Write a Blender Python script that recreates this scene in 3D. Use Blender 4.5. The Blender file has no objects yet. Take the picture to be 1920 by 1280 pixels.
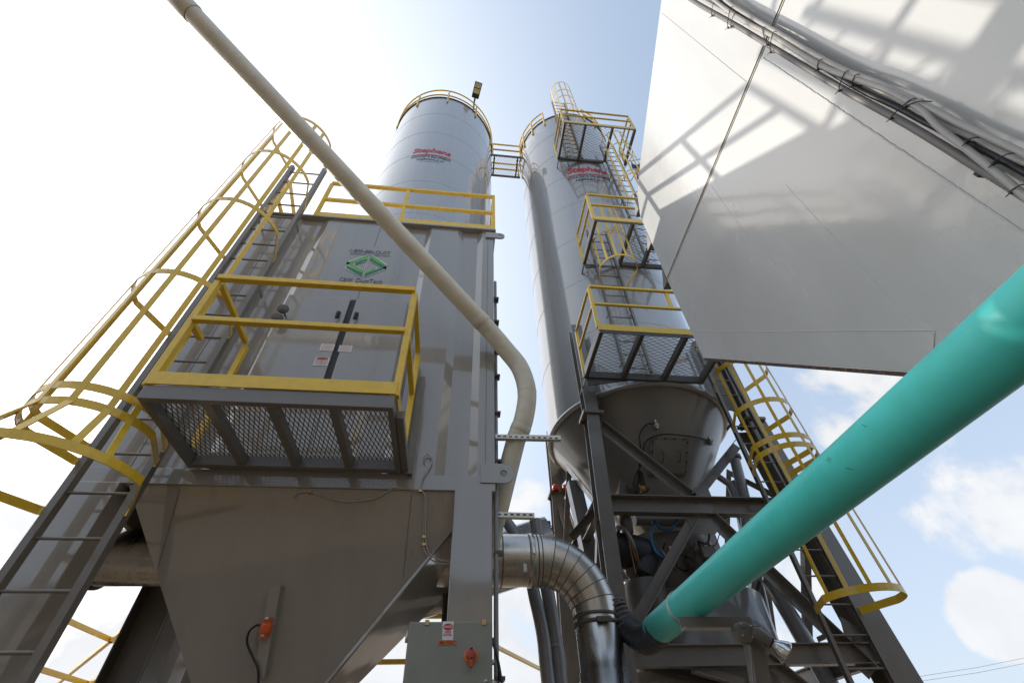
import bpy, math, random
from mathutils import Vector, Matrix
random.seed(4)
S = bpy.context.scene
COL = S.collection
V = Vector
PI = math.pi
# ------------------------------------------------------------------ camera frame (all heights below are measured from the camera lens)
FPX = 862.0
dz = V((-38, 855, -FPX)).normalized()
dy = V((-133, -874, -FPX)); dy = (dy - dz*dy.dot(dz)).normalized()
dx = dy.cross(dz)
RM = Matrix((dx, dy, dz))
GROUND = -1.65
def at(px, py, axis, val):
    w = RM @ V((px-960, 640-py, -FPX))
    i = 'xyz'.index(axis)
    return w*(val/w[i])
# ------------------------------------------------------------------ mesh builder
class MB:
    def __init__(s): s.v=[]; s.f=[]; s.sm=[]
    def add(s, vs, fs, smooth=False):
        n=len(s.v); s.v+= [V(v) for v in vs]; s.f+=[tuple(i+n for i in f) for f in fs]; s.sm+=[smooth]*len(fs)
        return s
    def box(s, x0,x1,y0,y1,z0,z1):
        return s.add([(x0,y0,z0),(x1,y0,z0),(x1,y1,z0),(x0,y1,z0),(x0,y0,z1),(x1,y0,z1),(x1,y1,z1),(x0,y1,z1)],
            [(0,3,2,1),(4,5,6,7),(0,1,5,4),(1,2,6,5),(2,3,7,6),(3,0,4,7)])
    def prof(s, p0, p1, poly, up=(0,0,1), smooth=False, caps=True):
        "sweep a 2D outline (side, up) from p0 to p1"
        p0=V(p0);p1=V(p1);d=(p1-p0).normalized();u=V(up)
        if abs(d.dot(u))>.98: u=V((0,1,0)) if abs(d.y)<.9 else V((1,0,0))
        a=d.cross(u).normalized(); b=a.cross(d).normalized()
        n=len(poly)
        vs=[p0+a*x+b*y for x,y in poly]+[p1+a*x+b*y for x,y in poly]
        fs=[(i,(i+1)%n,n+(i+1)%n,n+i) for i in range(n)]
        s.add(vs,fs,smooth)
        if caps: s.add(vs,[tuple(range(n))[::-1],tuple(range(n,2*n))])
        return s
    def beam(s,p0,p1,w,h,up=(0,0,1)):
        return s.prof(p0,p1,[(-w/2,-h/2),(w/2,-h/2),(w/2,h/2),(-w/2,h/2)],up)
    def ibeam(s,p0,p1,w,h,t=.012,up=(0,0,1)):
        a,b=w/2,h/2
        return s.prof(p0,p1,[(-a,-b),(a,-b),(a,-b+t),(t/2,-b+t),(t/2,b-t),(a,b-t),(a,b),(-a,b),(-a,b-t),(-t/2,b-t),(-t/2,-b+t),(-a,-b+t)],up)
    def chan(s,p0,p1,w,h,t=.008,up=(0,0,1)):
        a,b=w/2,h/2
        return s.prof(p0,p1,[(-a,-b),(a,-b),(a,-b+t),(-a+t,-b+t),(-a+t,b-t),(a,b-t),(a,b),(-a,b)],up)
    def angle(s,p0,p1,w,h,t=.008,up=(0,0,1)):
        a,b=w/2,h/2
        return s.prof(p0,p1,[(-a,-b),(a,-b),(a,-b+t),(-a+t,-b+t),(-a+t,b),(-a,b)],up)
    def tube(s, pts, r, n=16, caps=True, flat=None, up=None):
        "round tube along pts; flat=(w,h) gives a flat bar instead"
        pts=[V(p) for p in pts]; m=len(pts)
        T=[]
        for i in range(m):
            a=pts[max(i-1,0)]; b=pts[min(i+1,m-1)]; T.append((b-a).normalized())
        u=V(up) if up else (V((0,0,1)) if abs(T[0].z)<.9 else V((1,0,0)))
        A=T[0].cross(u).normalized()
        vs=[]
        if flat: poly=[(-flat[0]/2,-flat[1]/2),(flat[0]/2,-flat[1]/2),(flat[0]/2,flat[1]/2),(-flat[0]/2,flat[1]/2)]; n=4
        else: poly=None
        for i in range(m):
            if up:
                A=T[i].cross(V(up)).normalized()
            else:
                A=(A-T[i]*A.dot(T[i])).normalized()
            B=A.cross(T[i]).normalized()
            rr=r[i] if isinstance(r,(list,tuple)) else r
            if poly:
                k=1.0
                for x,y in poly: vs.append(pts[i]+A*x+B*y)
            else:
                for k in range(n):
                    t=2*PI*k/n; vs.append(pts[i]+A*math.cos(t)*rr+B*math.sin(t)*rr)
        fs=[]
        for i in range(m-1):
            for k in range(n):
                fs.append((i*n+k,i*n+(k+1)%n,(i+1)*n+(k+1)%n,(i+1)*n+k))
        s.add(vs,fs,not poly)
        if caps: s.add(vs,[tuple(range(n))[::-1],tuple(range((m-1)*n,m*n))])
        return s
    def lathe(s, c, prof, n=64, axis=(0,0,1), a0=0, a1=2*PI, smooth=True):
        "prof: list of (radius, distance along axis)"
        c=V(c); ax=V(axis).normalized()
        u=V((1,0,0)) if abs(ax.x)<.9 else V((0,1,0))
        A=(u-ax*u.dot(ax)).normalized(); B=ax.cross(A)
        full=abs(a1-a0-2*PI)<1e-6; m=n if full else n+1
        vs=[]
        for r,h in prof:
            for k in range(m):
                t=a0+(a1-a0)*k/n
                vs.append(c+ax*h+A*math.cos(t)*r+B*math.sin(t)*r)
        fs=[]
        for i in range(len(prof)-1):
            for k in range(n):
                k2=(k+1)%m
                fs.append((i*m+k,i*m+k2,(i+1)*m+k2,(i+1)*m+k))
        return s.add(vs,fs,smooth)
    def plate(s, pts, off):
        "flat polygon pts thickened by the vector off"
        pts=[V(p) for p in pts]; off=V(off); n=len(pts)
        vs=pts+[p+off for p in pts]
        return s.add(vs,[tuple(range(n))[::-1],tuple(range(n,2*n))]+[(i,(i+1)%n,n+(i+1)%n,n+i) for i in range(n)])
def arc(c, r, a0, a1, n, ux, uy):
    c=V(c);ux=V(ux);uy=V(uy)
    return [c+ux*(r*math.cos(a0+(a1-a0)*i/n))+uy*(r*math.sin(a0+(a1-a0)*i/n)) for i in range(n+1)]
def smoothpts(ctrl, n=8):
    "Catmull-Rom through ctrl"
    P=[V(p) for p in ctrl]; P=[P[0]*2-P[1]]+P+[P[-1]*2-P[-2]]; out=[]
    for i in range(1,len(P)-2):
        for k in range(n):
            t=k/n; a,b,c,d=P[i-1],P[i],P[i+1],P[i+2]
            out.append(.5*((2*b)+(c-a)*t+(2*a-5*b+4*c-d)*t*t+(3*b-a-3*c+d)*t**3))
    out.append(P[-2]); return out
def obj(name, mb, mat, parent=None, label=None, cat=None, group=None, kind=None, bevel=0, origin=None, rot=None):
    me=bpy.data.meshes.new(name)
    if parent is not None:
        o0=V((0,0,0)); q=parent
        while q is not None: o0+=q.location; q=q.parent
        base=o0; loc=V((0,0,0))
    else:
        xs=[v.x for v in mb.v]; ys=[v.y for v in mb.v]; zs=[v.z for v in mb.v]
        base=V(((min(xs)+max(xs))/2,(min(ys)+max(ys))/2,min(zs))) if origin is None else V(origin); loc=base
    me.from_pydata([tuple(v-base) for v in mb.v],[],mb.f)
    me.polygons.foreach_set('use_smooth',mb.sm)
    me.update()
    import bmesh
    bm=bmesh.new(); bm.from_mesh(me); bmesh.ops.recalc_face_normals(bm,faces=bm.faces); bm.to_mesh(me); bm.free()
    o=bpy.data.objects.new(name,me); COL.objects.link(o)
    o.location=loc
    if parent is not None: o.parent=parent
    for m in (mat if isinstance(mat,(list,tuple)) else [mat]): me.materials.append(m)
    if bevel:
        b=o.modifiers.new('edge','BEVEL'); b.width=bevel; b.segments=2; b.limit_method='ANGLE'; b.angle_limit=math.radians(40)
    tag(o,label,cat,group,kind)
    return o
def tag(o,label=None,cat=None,group=None,kind=None):
    if label: o['label']=label
    if cat: o['category']=cat
    if group: o['group']=group
    if kind: o['kind']=kind
def thing(name,label,cat,loc,group=None):
    o=bpy.data.objects.new(name,None); COL.objects.link(o); o.location=V(loc); o.empty_display_size=.2
    tag(o,label,cat,group); return o
# ------------------------------------------------------------------ materials
def material(name, color, rough=.4, metal=0, coat=0, croug=.05, bump=0, bscale=1.5, dirt=0, dirtcol=(.16,.12,.08), dscale=3, dthr=.55, fine=0, fscale=60, rvar=.08, aniso=None, coatior=1.5):
    m=bpy.data.materials.new(name); m.use_nodes=True; nt=m.node_tree; N=nt.nodes; L=nt.links
    b=N['Principled BSDF']
    tc=N.new('ShaderNodeTexCoord')
    co=tc.outputs['Object']
    if aniso:
        mp=N.new('ShaderNodeMapping'); mp.inputs['Scale'].default_value=aniso; L.new(co,mp.inputs[0]); cs=mp.outputs[0]
    else: cs=co
    b.inputs['Metallic'].default_value=metal; b.inputs['Coat Weight'].default_value=coat; b.inputs['Coat Roughness'].default_value=croug; b.inputs['Coat IOR'].default_value=coatior
    n1=N.new('ShaderNodeTexNoise'); n1.inputs['Scale'].default_value=dscale; n1.inputs['Detail'].default_value=8; n1.inputs['Roughness'].default_value=.62; L.new(cs,n1.inputs[0])
    # value variation
    mr=N.new('ShaderNodeMapRange'); mr.inputs[1].default_value=.3; mr.inputs[2].default_value=.7; mr.inputs[3].default_value=.9; mr.inputs[4].default_value=1.08; L.new(n1.outputs[0],mr.inputs[0])
    mul=N.new('ShaderNodeMix'); mul.data_type='RGBA'; mul.blend_type='MULTIPLY'; mul.inputs[0].default_value=1
    mul.inputs[6].default_value=(*color,1); cb=N.new('ShaderNodeCombineColor')
    for i in range(3): L.new(mr.outputs[0],cb.inputs[i])
    L.new(cb.outputs[0],mul.inputs[7])
    out=mul.outputs[2]
    if dirt:
        n2=N.new('ShaderNodeTexNoise'); n2.inputs['Scale'].default_value=dscale*2.3; n2.inputs['Detail'].default_value=10; n2.inputs['Roughness'].default_value=.7; L.new(cs,n2.inputs[0])
        r2=N.new('ShaderNodeMapRange'); r2.inputs[1].default_value=dthr; r2.inputs[2].default_value=dthr+.12; r2.inputs[3].default_value=0; r2.inputs[4].default_value=dirt; L.new(n2.outputs[0],r2.inputs[0])
        mx=N.new('ShaderNodeMix'); mx.data_type='RGBA'; L.new(r2.outputs[0],mx.inputs[0]); L.new(out,mx.inputs[6]); mx.inputs[7].default_value=(*dirtcol,1); out=mx.outputs[2]
    L.new(out,b.inputs['Base Color'])
    rr=N.new('ShaderNodeMapRange'); rr.inputs[1].default_value=.3; rr.inputs[2].default_value=.7; rr.inputs[3].default_value=max(.02,rough-rvar); rr.inputs[4].default_value=rough+rvar; L.new(n1.outputs[0],rr.inputs[0]); L.new(rr.outputs[0],b.inputs['Roughness'])
    if bump or fine:
        bp=N.new('ShaderNodeBump'); bp.inputs['Strength'].default_value=1; bp.inputs['Distance'].default_value=1
        n3=N.new('ShaderNodeTexNoise'); n3.inputs['Scale'].default_value=bscale; n3.inputs['Detail'].default_value=2; L.new(co,n3.inputs[0])
        a=N.new('ShaderNodeMath'); a.operation='MULTIPLY'; a.inputs[1].default_value=bump; L.new(n3.outputs[0],a.inputs[0]); h=a.outputs[0]
        if fine:
            n4=N.new('ShaderNodeTexNoise'); n4.inputs['Scale'].default_value=fscale; n4.inputs['Detail'].default_value=3; L.new(co,n4.inputs[0])
            a2=N.new('ShaderNodeMath'); a2.operation='MULTIPLY_ADD'; a2.inputs[1].default_value=fine; L.new(n4.outputs[0],a2.inputs[0]); L.new(h,a2.inputs[2]); h=a2.outputs[0]
        L.new(h,bp.inputs['Height']); L.new(bp.outputs[0],b.inputs['Normal']); L.new(bp.outputs[0],b.inputs['Coat Normal'])
    return m
M={}
M['dc']=material('dust_collector_grey_paint',(.29,.262,.222),.34,coat=1,croug=.07,bump=.010,bscale=1.1,dirt=.28,dirtcol=(.17,.14,.11),dthr=.62,dscale=1.6,aniso=(2.2,2.2,.28),fine=.00002,fscale=30,coatior=1.75)
M['silo']=material('silo_grey_paint',(.34,.338,.33),.30,coat=1,bump=.006,bscale=.55,dirt=.22,dirtcol=(.24,.22,.2),dthr=.62,dscale=1.5,aniso=(2,2,.16),coatior=1.9)
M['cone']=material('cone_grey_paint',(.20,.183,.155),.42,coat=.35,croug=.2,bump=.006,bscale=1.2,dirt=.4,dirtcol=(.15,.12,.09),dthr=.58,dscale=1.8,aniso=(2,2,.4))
M['steel']=material('structure_grey_paint',(.18,.162,.138),.38,coat=.4,dirt=.4,dirtcol=(.15,.10,.065),dthr=.6,dscale=6,fine=.0003)
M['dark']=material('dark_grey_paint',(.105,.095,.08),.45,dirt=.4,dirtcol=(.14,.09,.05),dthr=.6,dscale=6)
M['yellow']=material('safety_yellow_paint',(.84,.54,.028),.36,coat=.4,dirt=.7,dirtcol=(.32,.17,.05),dthr=.64,dscale=13)
M['white']=material('white_bin_paint',(.56,.565,.56),.25,coat=.85,croug=.09,bump=.003,bscale=2.2,dirt=.05,dirtcol=(.45,.44,.42),dthr=.62,dscale=1.2,fine=.00035,fscale=28,aniso=(1,1,.3))
M['zincmesh']=material('grey_mesh_paint',(.30,.29,.27),.45)
M['seal']=material('rusty_rubber_seal',(.06,.04,.03),.7,dirt=.7,dirtcol=(.25,.13,.06),dthr=.5,dscale=20)
M['caulk']=material('pale_sealant',(.75,.73,.68),.5)
M['cream']=material('cream_pvc',(.70,.64,.52),.38,dirt=.35,dirtcol=(.42,.33,.2),dthr=.58,dscale=5,fine=.0003)
M['green']=material('green_pvc',(.085,.72,.64),.42,coat=0,dirt=.45,dirtcol=(.16,.52,.44),dthr=.68,dscale=5,fine=.0002,rvar=.06)
M['tin']=material('galvanised_duct_metal',(.56,.54,.50),.29,metal=1,dirt=.25,dirtcol=(.40,.34,.26),dthr=.6,dscale=3,bump=.002,bscale=4,fine=.00006,fscale=90,aniso=(5,.7,.7))
M['seamtin']=material('dull_seam_metal',(.20,.18,.15),.45,metal=.7)
M['zinc']=material('zinc_strut_metal',(.55,.53,.46),.4,metal=.8,dirt=.4,dthr=.58,dscale=12)
M['box']=material('electrical_enclosure_paint',(.25,.255,.215),.42,dirt=.15,dthr=.7,dscale=6,fine=.0002)
M['black']=material('black_rubber',(.018,.018,.02),.5,dirt=.3,dirtcol=(.07,.06,.05))
M['grey_hose']=material('grey_corrugated_conduit',(.18,.165,.16),.45)
M['pvc_grey']=material('pale_grey_conduit',(.42,.40,.375),.35,dirt=.3,dirtcol=(.3,.26,.22),dthr=.6,dscale=8)
M['pipe_grey']=material('grey_steel_pipe',(.26,.26,.265),.32,coat=.3,dirt=.4,dirtcol=(.16,.13,.11),dscale=5)
M['red']=material('red_plastic',(.55,.035,.03),.35,coat=.4)
M['redhandle']=material('faded_red_switch',(.42,.07,.05),.45)
M['orange']=material('orange_paint',(.72,.12,.03),.4,dirt=.3,dirtcol=(.2,.08,.04))
M['olabel']=material('orange_sticker',(.75,.17,.015),.5)
M['sticker']=material('white_sticker',(.75,.74,.72),.45)
M['ink']=material('black_ink',(.03,.03,.04),.5)
M['inkgrey']=material('grey_ink',(.07,.07,.075),.5)
M['redink']=material('red_ink',(.55,.03,.05),.45)
M['lgreen']=material('light_green_ink',(.13,.46,.09),.45)
M['dgreen']=material('dark_green_ink',(.03,.20,.09),.45)
M['blue']=material('blue_air_hose',(.01,.10,.22),.35)
M['brass']=material('brass_fitting',(.6,.4,.15),.35,metal=.9)
M['rust']=material('rusty_steel',(.22,.09,.035),.75,dirt=.6,dirtcol=(.12,.05,.02),dthr=.5,dscale=14)
M['lens']=material('led_lens',(.75,.68,.42),.3)
M['mirror']=material('lamp_reflector_glass',(.75,.75,.74),.12,metal=1,bump=.002,bscale=30)
M['beige']=material('beige_cast_housing',(.17,.16,.14),.5,dirt=.4,dirtcol=(.2,.16,.12),dscale=14)
M['added_shed']=material('added_shed_tan_sheet',(.22,.165,.11),.6,dirt=.5,dirtcol=(.13,.09,.06),dthr=.5,dscale=1.5)
M['ground']=material('dusty_concrete_yard',(.15,.112,.078),.85,dirt=.6,dirtcol=(.13,.105,.08),dthr=.5,dscale=.8,fine=.01,fscale=30)
# ------------------------------------------------------------------ helpers for flat print
def text2d(s, size, bold=0, shear=0, space=1.0):
    c=bpy.data.curves.new('t','FONT'); c.body=s; c.size=size; c.offset=bold; c.shear=shear; c.align_x='CENTER'; c.align_y='CENTER'; c.space_character=space; c.resolution_u=3
    o=bpy.data.objects.new('t',c); COL.objects.link(o); bpy.context.view_layer.update()
    me=bpy.data.meshes.new_from_object(o.evaluated_get(bpy.context.evaluated_depsgraph_get()))
    vs=[(v.co.x,v.co.y) for v in me.vertices]; fs=[tuple(p.vertices) for p in me.polygons]
    bpy.data.objects.remove(o); bpy.data.curves.remove(c); bpy.data.meshes.remove(me)
    return vs,fs
def fit(vs,w,h,cx=0,cy=0):
    xs=[v[0] for v in vs]; ys=[v[1] for v in vs]; W=max(xs)-min(xs); H=max(ys)-min(ys)
    mx,my=(max(xs)+min(xs))/2,(max(ys)+min(ys))/2
    return [((x-mx)/W*w+cx,(y-my)/H*h+cy) for x,y in vs]
def print_on(mb, vs, fs, fn): mb.add([fn(x,y) for x,y in vs],fs)
# ================================================================== SETTING
g=MB().add([(-4000,-4000,GROUND),(4000,-4000,GROUND),(4000,4000,GROUND),(-4000,4000,GROUND)],[(0,1,2,3)])
obj('ground',g,M['ground'],kind='structure',label='dusty pale concrete yard under the plant')
# ================================================================== DUST COLLECTOR
YW=3.38; XL=-.82*YW; XR=.0845*YW; ZT=1.650*YW; ZB=.553*YW; YB=5.08
dc=thing('dust_collector','big grey steel dust collector housing with green diamond emblem and tapered hopper','dust collector',((XL+XR)/2,(YW+YB)/2,GROUND))
# folded front skin
fold=[(XL,0),(XL+.06,0),(-2.30,.0),(-2.22,.04),(-1.98,.04),(-1.90,.0),(-.93,0),(-.84,.045),(-.62,.045),(-.55,0),(-.20,0),(-.12,.045),(.07,.045),(.14,0),(XR,0)]
h=MB()
nf=len(fold)
zs_=[ZB,ZT]
vs=[(x,YW+d,ZB) for x,d in fold]+[(x,YW+d,ZT-.02) for x,d in fold]
h.add(vs,[(i,i+1,nf+i+1,nf+i) for i in range(nf-1)])
h.add([(XR,YW,ZB),(XR,YB,ZB),(XR,YB,ZT-.02),(XR,YW,ZT-.02)],[(0,1,2,3)])
h.add([(XL,YW,ZB),(XL,YB,ZB),(XL,YB,ZT-.02),(XL,YW,ZT-.02)],[(0,3,2,1)])
h.add([(XL,YB,ZB),(XR,YB,ZB),(XR,YB,ZT-.02),(XL,YB,ZT-.02)],[(0,1,2,3)])
obj('housing',h,M['dc'],dc)
obj('roof',MB().box(XL-.02,XR+.03,YW-.035,YB+.03,ZT-.02,ZT+.012),M['dc'],dc,bevel=.004)
# lower ring beam & weld seams
obj('ring_beam',MB().box(XL-.004,XR+.004,YW-.012,YW+.05,ZB-.13,ZB).box(XR-.05,XR+.004,YW+.05,YB,ZB-.13,ZB).box(XL-.004,XL+.05,YW+.05,YB,ZB-.13,ZB),M['dc'],dc,bevel=.004)
sm=MB()
for x in (-1.22,):
    sm.box(x-.004,x+.004,YW-.003,YW+.002,ZB,4.15).box(x-.004,x+.004,YW-.003,YW+.002,5.0,ZT-.03)
sm.box(.205,.211,YW-.003,YW+.002,ZB,ZT-.03)
sm.box(-2.46,-2.453,YW-.003,YW+.002,ZB,ZT-.03)
obj('weld_seam',sm,M['steel'],dc)
# hopper
hz=.60-.9; # bottom below the frame
zt=ZB-.13; slope=.355
def hop(px,py):   # point of the front hopper face seen at a pixel
    w=RM@V((px-960,640-py,-FPX)); a=w/w.y
    # plane y = YW+.01 + (zt - z)*slope
    y=(YW+.01+zt*slope)/(1+a.z*slope); return a*y
A0=hop(240,905); A1=hop(358,1280); B0=hop(912,912); B1=hop(610,1280)
def ext(a,b,z): t=(z-a.z)/(b.z-a.z); return a+(b-a)*t
zb=.18
FL0=ext(A0,A1,zt); FL1=ext(A0,A1,zb); FR0=ext(B0,B1,zt); FR1=ext(B0,B1,zb)
BL0=V((FL0.x,YB-.05,zt)); BR0=V((FR0.x,YB-.05,zt)); yb=FL1.y+.35
BL1=V((FL1.x,yb,zb)); BR1=V((FR1.x,yb,zb))
hm=MB().add([FL0,FR0,BR0,BL0,FL1,FR1,BR1,BL1],[(0,1,5,4),(1,2,6,5),(2,3,7,6),(3,0,4,7),(4,5,6,7)])
obj('hopper',hm,M['dc'],dc)
hs=MB()
obj('edge_flange',MB().beam(FR0+V((.012,-.012,0)),FR1+V((.012,-.012,0)),.02,.02),M['dc'],dc)
for px0,px1 in (((338,915),(297,1060)),((772,925),(756,1080))):
    a,b=hop(*px0),hop(*px1); obj('hopper_seam',MB().beam(a+V((0,-.002,0)),b+V((0,-.002,0)),.006,.004),M['steel'],dc)
a,b=hop(521,1100),hop(490,1270)
obj('vibrator_rail',MB().chan(a+V((0,-.03,0)),b+V((0,-.03,0)),.07,.06,up=(0,-1,0)),M['dc'],dc)
# columns
for (x0,x1,y0,y1) in ((-.03,.262,YW-.035,YW+.26),(XL+.01,-2.44,YW-.03,YW+.27),(XL+.0,-2.44,YB-.30,YB-.02),(-.09,.2,YB-.3,YB-.02)):
    c=MB()
    if y0<4: c.box(x0,x1,y0,y1,GROUND,ZB-.13)
    else:
        c.ibeam(((x0+x1)/2,(y0+y1)/2,GROUND),((x0+x1)/2,(y0+y1)/2,ZB-.13),y1-y0,x1-x0,.016,up=(1,0,0))
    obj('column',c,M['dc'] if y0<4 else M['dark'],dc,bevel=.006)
# lugs
def lug(x0,x1,z,r):
    mb=MB(); y0=YW-.022; cx=x1-r; hr=r*.34; n=28
    ring_=lambda y,rr:[(cx+rr*math.cos(2*PI*i/n),y,z+rr*math.sin(2*PI*i/n)) for i in range(n)]
    vs=ring_(y0,hr)+ring_(y0,r)+ring_(y0+.02,hr)+ring_(y0+.02,r); fs=[]
    for i in range(n):
        j=(i+1)%n
        fs+=[(i,j,n+j,n+i),(2*n+i,3*n+i,3*n+j,2*n+j),(i,2*n+i,2*n+j,j),(n+i,n+j,3*n+j,3*n+i)]
    mb.add(vs,fs)
    a=cx-hr*1.25
    mb.box(x0,a,y0-.001,y0+.021,z-r,z+r).box(a,cx,y0-.001,y0+.021,z+hr*1.25,z+r).box(a,cx,y0-.001,y0+.021,z-r,z-hr*1.25)
    return mb
obj('lifting_lug',lug(.18,.435,1.612*YW,.06),M['dc'],dc)
obj('lifting_lug',lug(.17,.44,.560*YW,.085),M['dc'],dc)
# doors, seam gap, handles
ZD0=2.62; ZD1=1.150*YW
d1=MB().box(-1.90,-1.262,YW-.075,YW-.045,ZD0,ZD1)
D1=obj('door',d1,M['dc'],dc,bevel=.006)
d2=MB().box(-1.20,-.66,YW-.075,YW-.045,ZD0,ZD1)
D2=obj('door',d2,M['dc'],dc,bevel=.006)
obj('door_frame',MB().box(-1.91,-.65,YW-.045,YW+.02,ZD0-.03,ZD1+.012),M['dc'],dc)
obj('door_gap',MB().box(-1.257,-1.205,YW-.055,YW-.043,ZD0-.02,ZD1+.0),M['black'],dc)
def handle(px,py,D):
    p=at(px,py,'y',YW-.1)
    m=MB().tube([p+V((0,-.0,.05)),p+V((.01,-.03,.0)),p+V((0,-.0,-.055))],.011,8).box(p.x-.02,p.x+.02,YW-.088,YW-.075,p.z-.02,p.z+.07)
    obj('handle',m,M['black'],D)
handle(632,590,D1); handle(666,592,D2)
for px,py in ((531,580),(520,596)):
    p=at(px,py,'y',YW-.16)
    obj('clamp_knob',MB().tube([p,p+V((0,.1,-.0))],.009,8).lathe(p,[(0,-.012),(.03,-.008),(.055,.004),(.055,.010),(.0,.014)],20,axis=(.2,-1,-.2)),M['dark'],dc)
# warning labels on the doors
def rect_at(p0,p1,y):
    a=at(*p0,'y',y); b=at(*p1,'y',y); return a,b
for (p0,p1,hd) in (((603,644),(624,658),0),((637,647),(658,660),0),((592,669),(614,686),1)):
    a,b=rect_at(p0,p1,YW-.078)
    L_=obj('warning_label',MB().box(a.x,b.x,YW-.079,YW-.076,b.z,a.z),M['sticker'],dc)
    m=MB(); w=b.x-a.x; hh=a.z-b.z
    if hd:
        m.add([(a.x+w/2+math.cos(t*PI/12)*w*.42,YW-.0835,a.z-hh*.16+math.sin(t*PI/12)*hh*.11) for t in range(24)],[tuple(range(24))])
        rows=6; z0=a.z-hh*.36
        m.box(a.x+w*.49,a.x+w*.51,YW-.083,YW-.0825,b.z+hh*.08,z0)
    else: rows=7; z0=a.z-hh*.12
    for i in range(rows):
        z=z0-(z0-b.z-hh*.08)*i/rows
        x=a.x+w*.1
        while x<b.x-w*.12:
            l=random.uniform(.08,.2)*w; m.box(x,min(x+l,b.x-w*.08),YW-.083,YW-.0825,z-hh*.018,z); x+=l+w*.03
    obj('label_print',m,M['redink'],L_)
# emblem + words on the housing
YP=YW-.004
def onwall(x,z): return V((x,YP,z))
def word(s,px0,px1,mat,h,bold=.0,shear=0,name='lettering'):
    a=at(*px0,'y',YW); b=at(*px1,'y',YW)
    vs,fs=text2d(s,.1,bold,shear); cx=(a.x+b.x)/2; cz=(a.z+b.z)/2
    m=MB(); print_on(m,fit(vs,b.x-a.x,h,cx,cz),fs,onwall); return obj(name,m,mat,dc)
word('1-800-880-DUST',(657,470),(732,475),M['inkgrey'],.068,0)
word('www.cwdusttech.com',(657,475.5),(731,480),M['inkgrey'],.045,0)
word('C&W',(637,524),(661,525.5),M['inkgrey'],.072,0)
word('DustTech',(668,526),(717,529),M['inkgrey'],.078,0)
c0=at(687.5,497.5,'y',YW); EW=.222; EH=.215
def emb(pts,mat,off=0):
    return [(c0.x+x*EW,YP-off,c0.z+y*EH) for x,y in pts]
def quad(mb,pts,off): 
    mb.add([(c0.x+x*EW,YP-off,c0.z+y*EH) for x,y in pts],[tuple(range(len(pts)))])
# interlocking chevrons: outer light/dark, inner light/dark, white edges behind
lg=MB();dg=MB();wh=MB()
def chev(mb,pts,off=.002):
    quad(mb,pts,off)
    cx=sum(p[0] for p in pts)/len(pts); cy=sum(p[1] for p in pts)/len(pts)
def band(mb,p,q,r,t,inward):
    "bent band p-q-r of thickness t toward inward"
    pass
def strip(mb,a,b,t0,t1,off=.002):
    "a-b line with vertical thickness"
    quad(mb,[a,b,(b[0],b[1]-t1),(a[0],a[1]-t0)],off)
G=.07; T=.235
# upper outer light band
strip(lg,(-1.0,.16),(-G,1.0),T,T+.06); strip(lg,(G,1.0),(1.0,.16),T+.06,T)
# left light inner return, right light inner lower
strip(lg,(-1.0,.16),(-G,-.50),T,T); strip(lg,(G,-.62+.0),(.52,-.16),T,T)
# lower outer dark band
strip(dg,(-1.0,-.16),(-G,-.80),T,T+.06); strip(dg,(G,-.80),(1.0,-.02),T+.06,T)
# dark inner
strip(dg,(-.62,.16),(-G,.62),T,T); strip(dg,(G,.66),(1.0,-.02),T,T)
e_=.05
for (a,b,t0,t1) in (((-1.0,.16),(-G,1.0),T,T+.06),((G,1.0),(1.0,.16),T+.06,T),((-1.0,.16),(-G,-.50),T,T),((G,-.62),(.52,-.16),T,T),((-1.0,-.16),(-G,-.80),T,T+.06),((G,-.80),(1.0,-.02),T+.06,T),((-.62,.16),(-G,.62),T,T),((G,.66),(1.0,-.02),T,T)):
    s0=-1 if abs(a[0])>abs(b[0]) else 0
    a=(a[0]-(.05 if a[0]<-.3 else 0),a[1]+e_); b=(b[0]+(.05 if b[0]>.3 else 0),b[1]+e_)
    strip(wh,a,b,t0+2*e_,t1+2*e_,.001)
wh.add([onwall(c0.x-.012,c0.z+EH),onwall(c0.x-.007,c0.z+EH),onwall(c0.x-.007,c0.z-EH),onwall(c0.x-.012,c0.z-EH)],[(0,1,2,3)])
wh.add([onwall(c0.x+.012,c0.z+EH),onwall(c0.x+.007,c0.z+EH),onwall(c0.x+.007,c0.z-EH),onwall(c0.x+.012,c0.z-EH)],[(0,1,2,3)])
E_=obj('emblem',wh,M['sticker'],dc)
obj('light_green_chevrons',lg,M['lgreen'],E_)
for v in dg.v: v.y-=.0015
obj('dark_green_chevrons',dg,M['dgreen'],E_)
# ------------------------------------------------------------------ vibrator (orange) + cable
p=hop(503,1182)+V((0,-.08,0))
vb=thing('hopper_vibrator','small orange pneumatic vibrator bolted to the rail on the grey hopper','vibrator',p)
q0=hop(509,1163)+V((0,-.075,0)); q1=hop(499,1202)+V((0,-.075,0))
dd=(q1-q0).normalized()
obj('body',MB().beam(q0,q1,.05,.035,up=(0,-1,0)).lathe((q0+q1)/2-dd*.03,[(0,0),(.034,0),(.038,.012),(.038,.05),(.034,.062),(0,.062)],20,axis=dd),M['orange'],vb,bevel=.004)
for t in (.1,.9):
    c=q0.lerp(q1,t)+V((0,-.02,0)); obj('bolt',MB().lathe(c,[(0,.012),(.013,.012),(.013,0)],8,axis=(0,-1,0)),M['zinc'],vb)
cp=[hop(490,1178)+V((0,-.09,0)),hop(476,1190)+V((0,-.1,0)),hop(470,1210)+V((0,-.08,0)),hop(480,1236)+V((0,-.07,0)),hop(490,1258)+V((0,-.08,0)),hop(491,1290)+V((0,-.08,0))]
obj('cable',MB().tube(smoothpts([(q0+q1)/2+V((-.01,-.01,0))]+cp),.0075,8),M['black'],vb)
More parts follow.
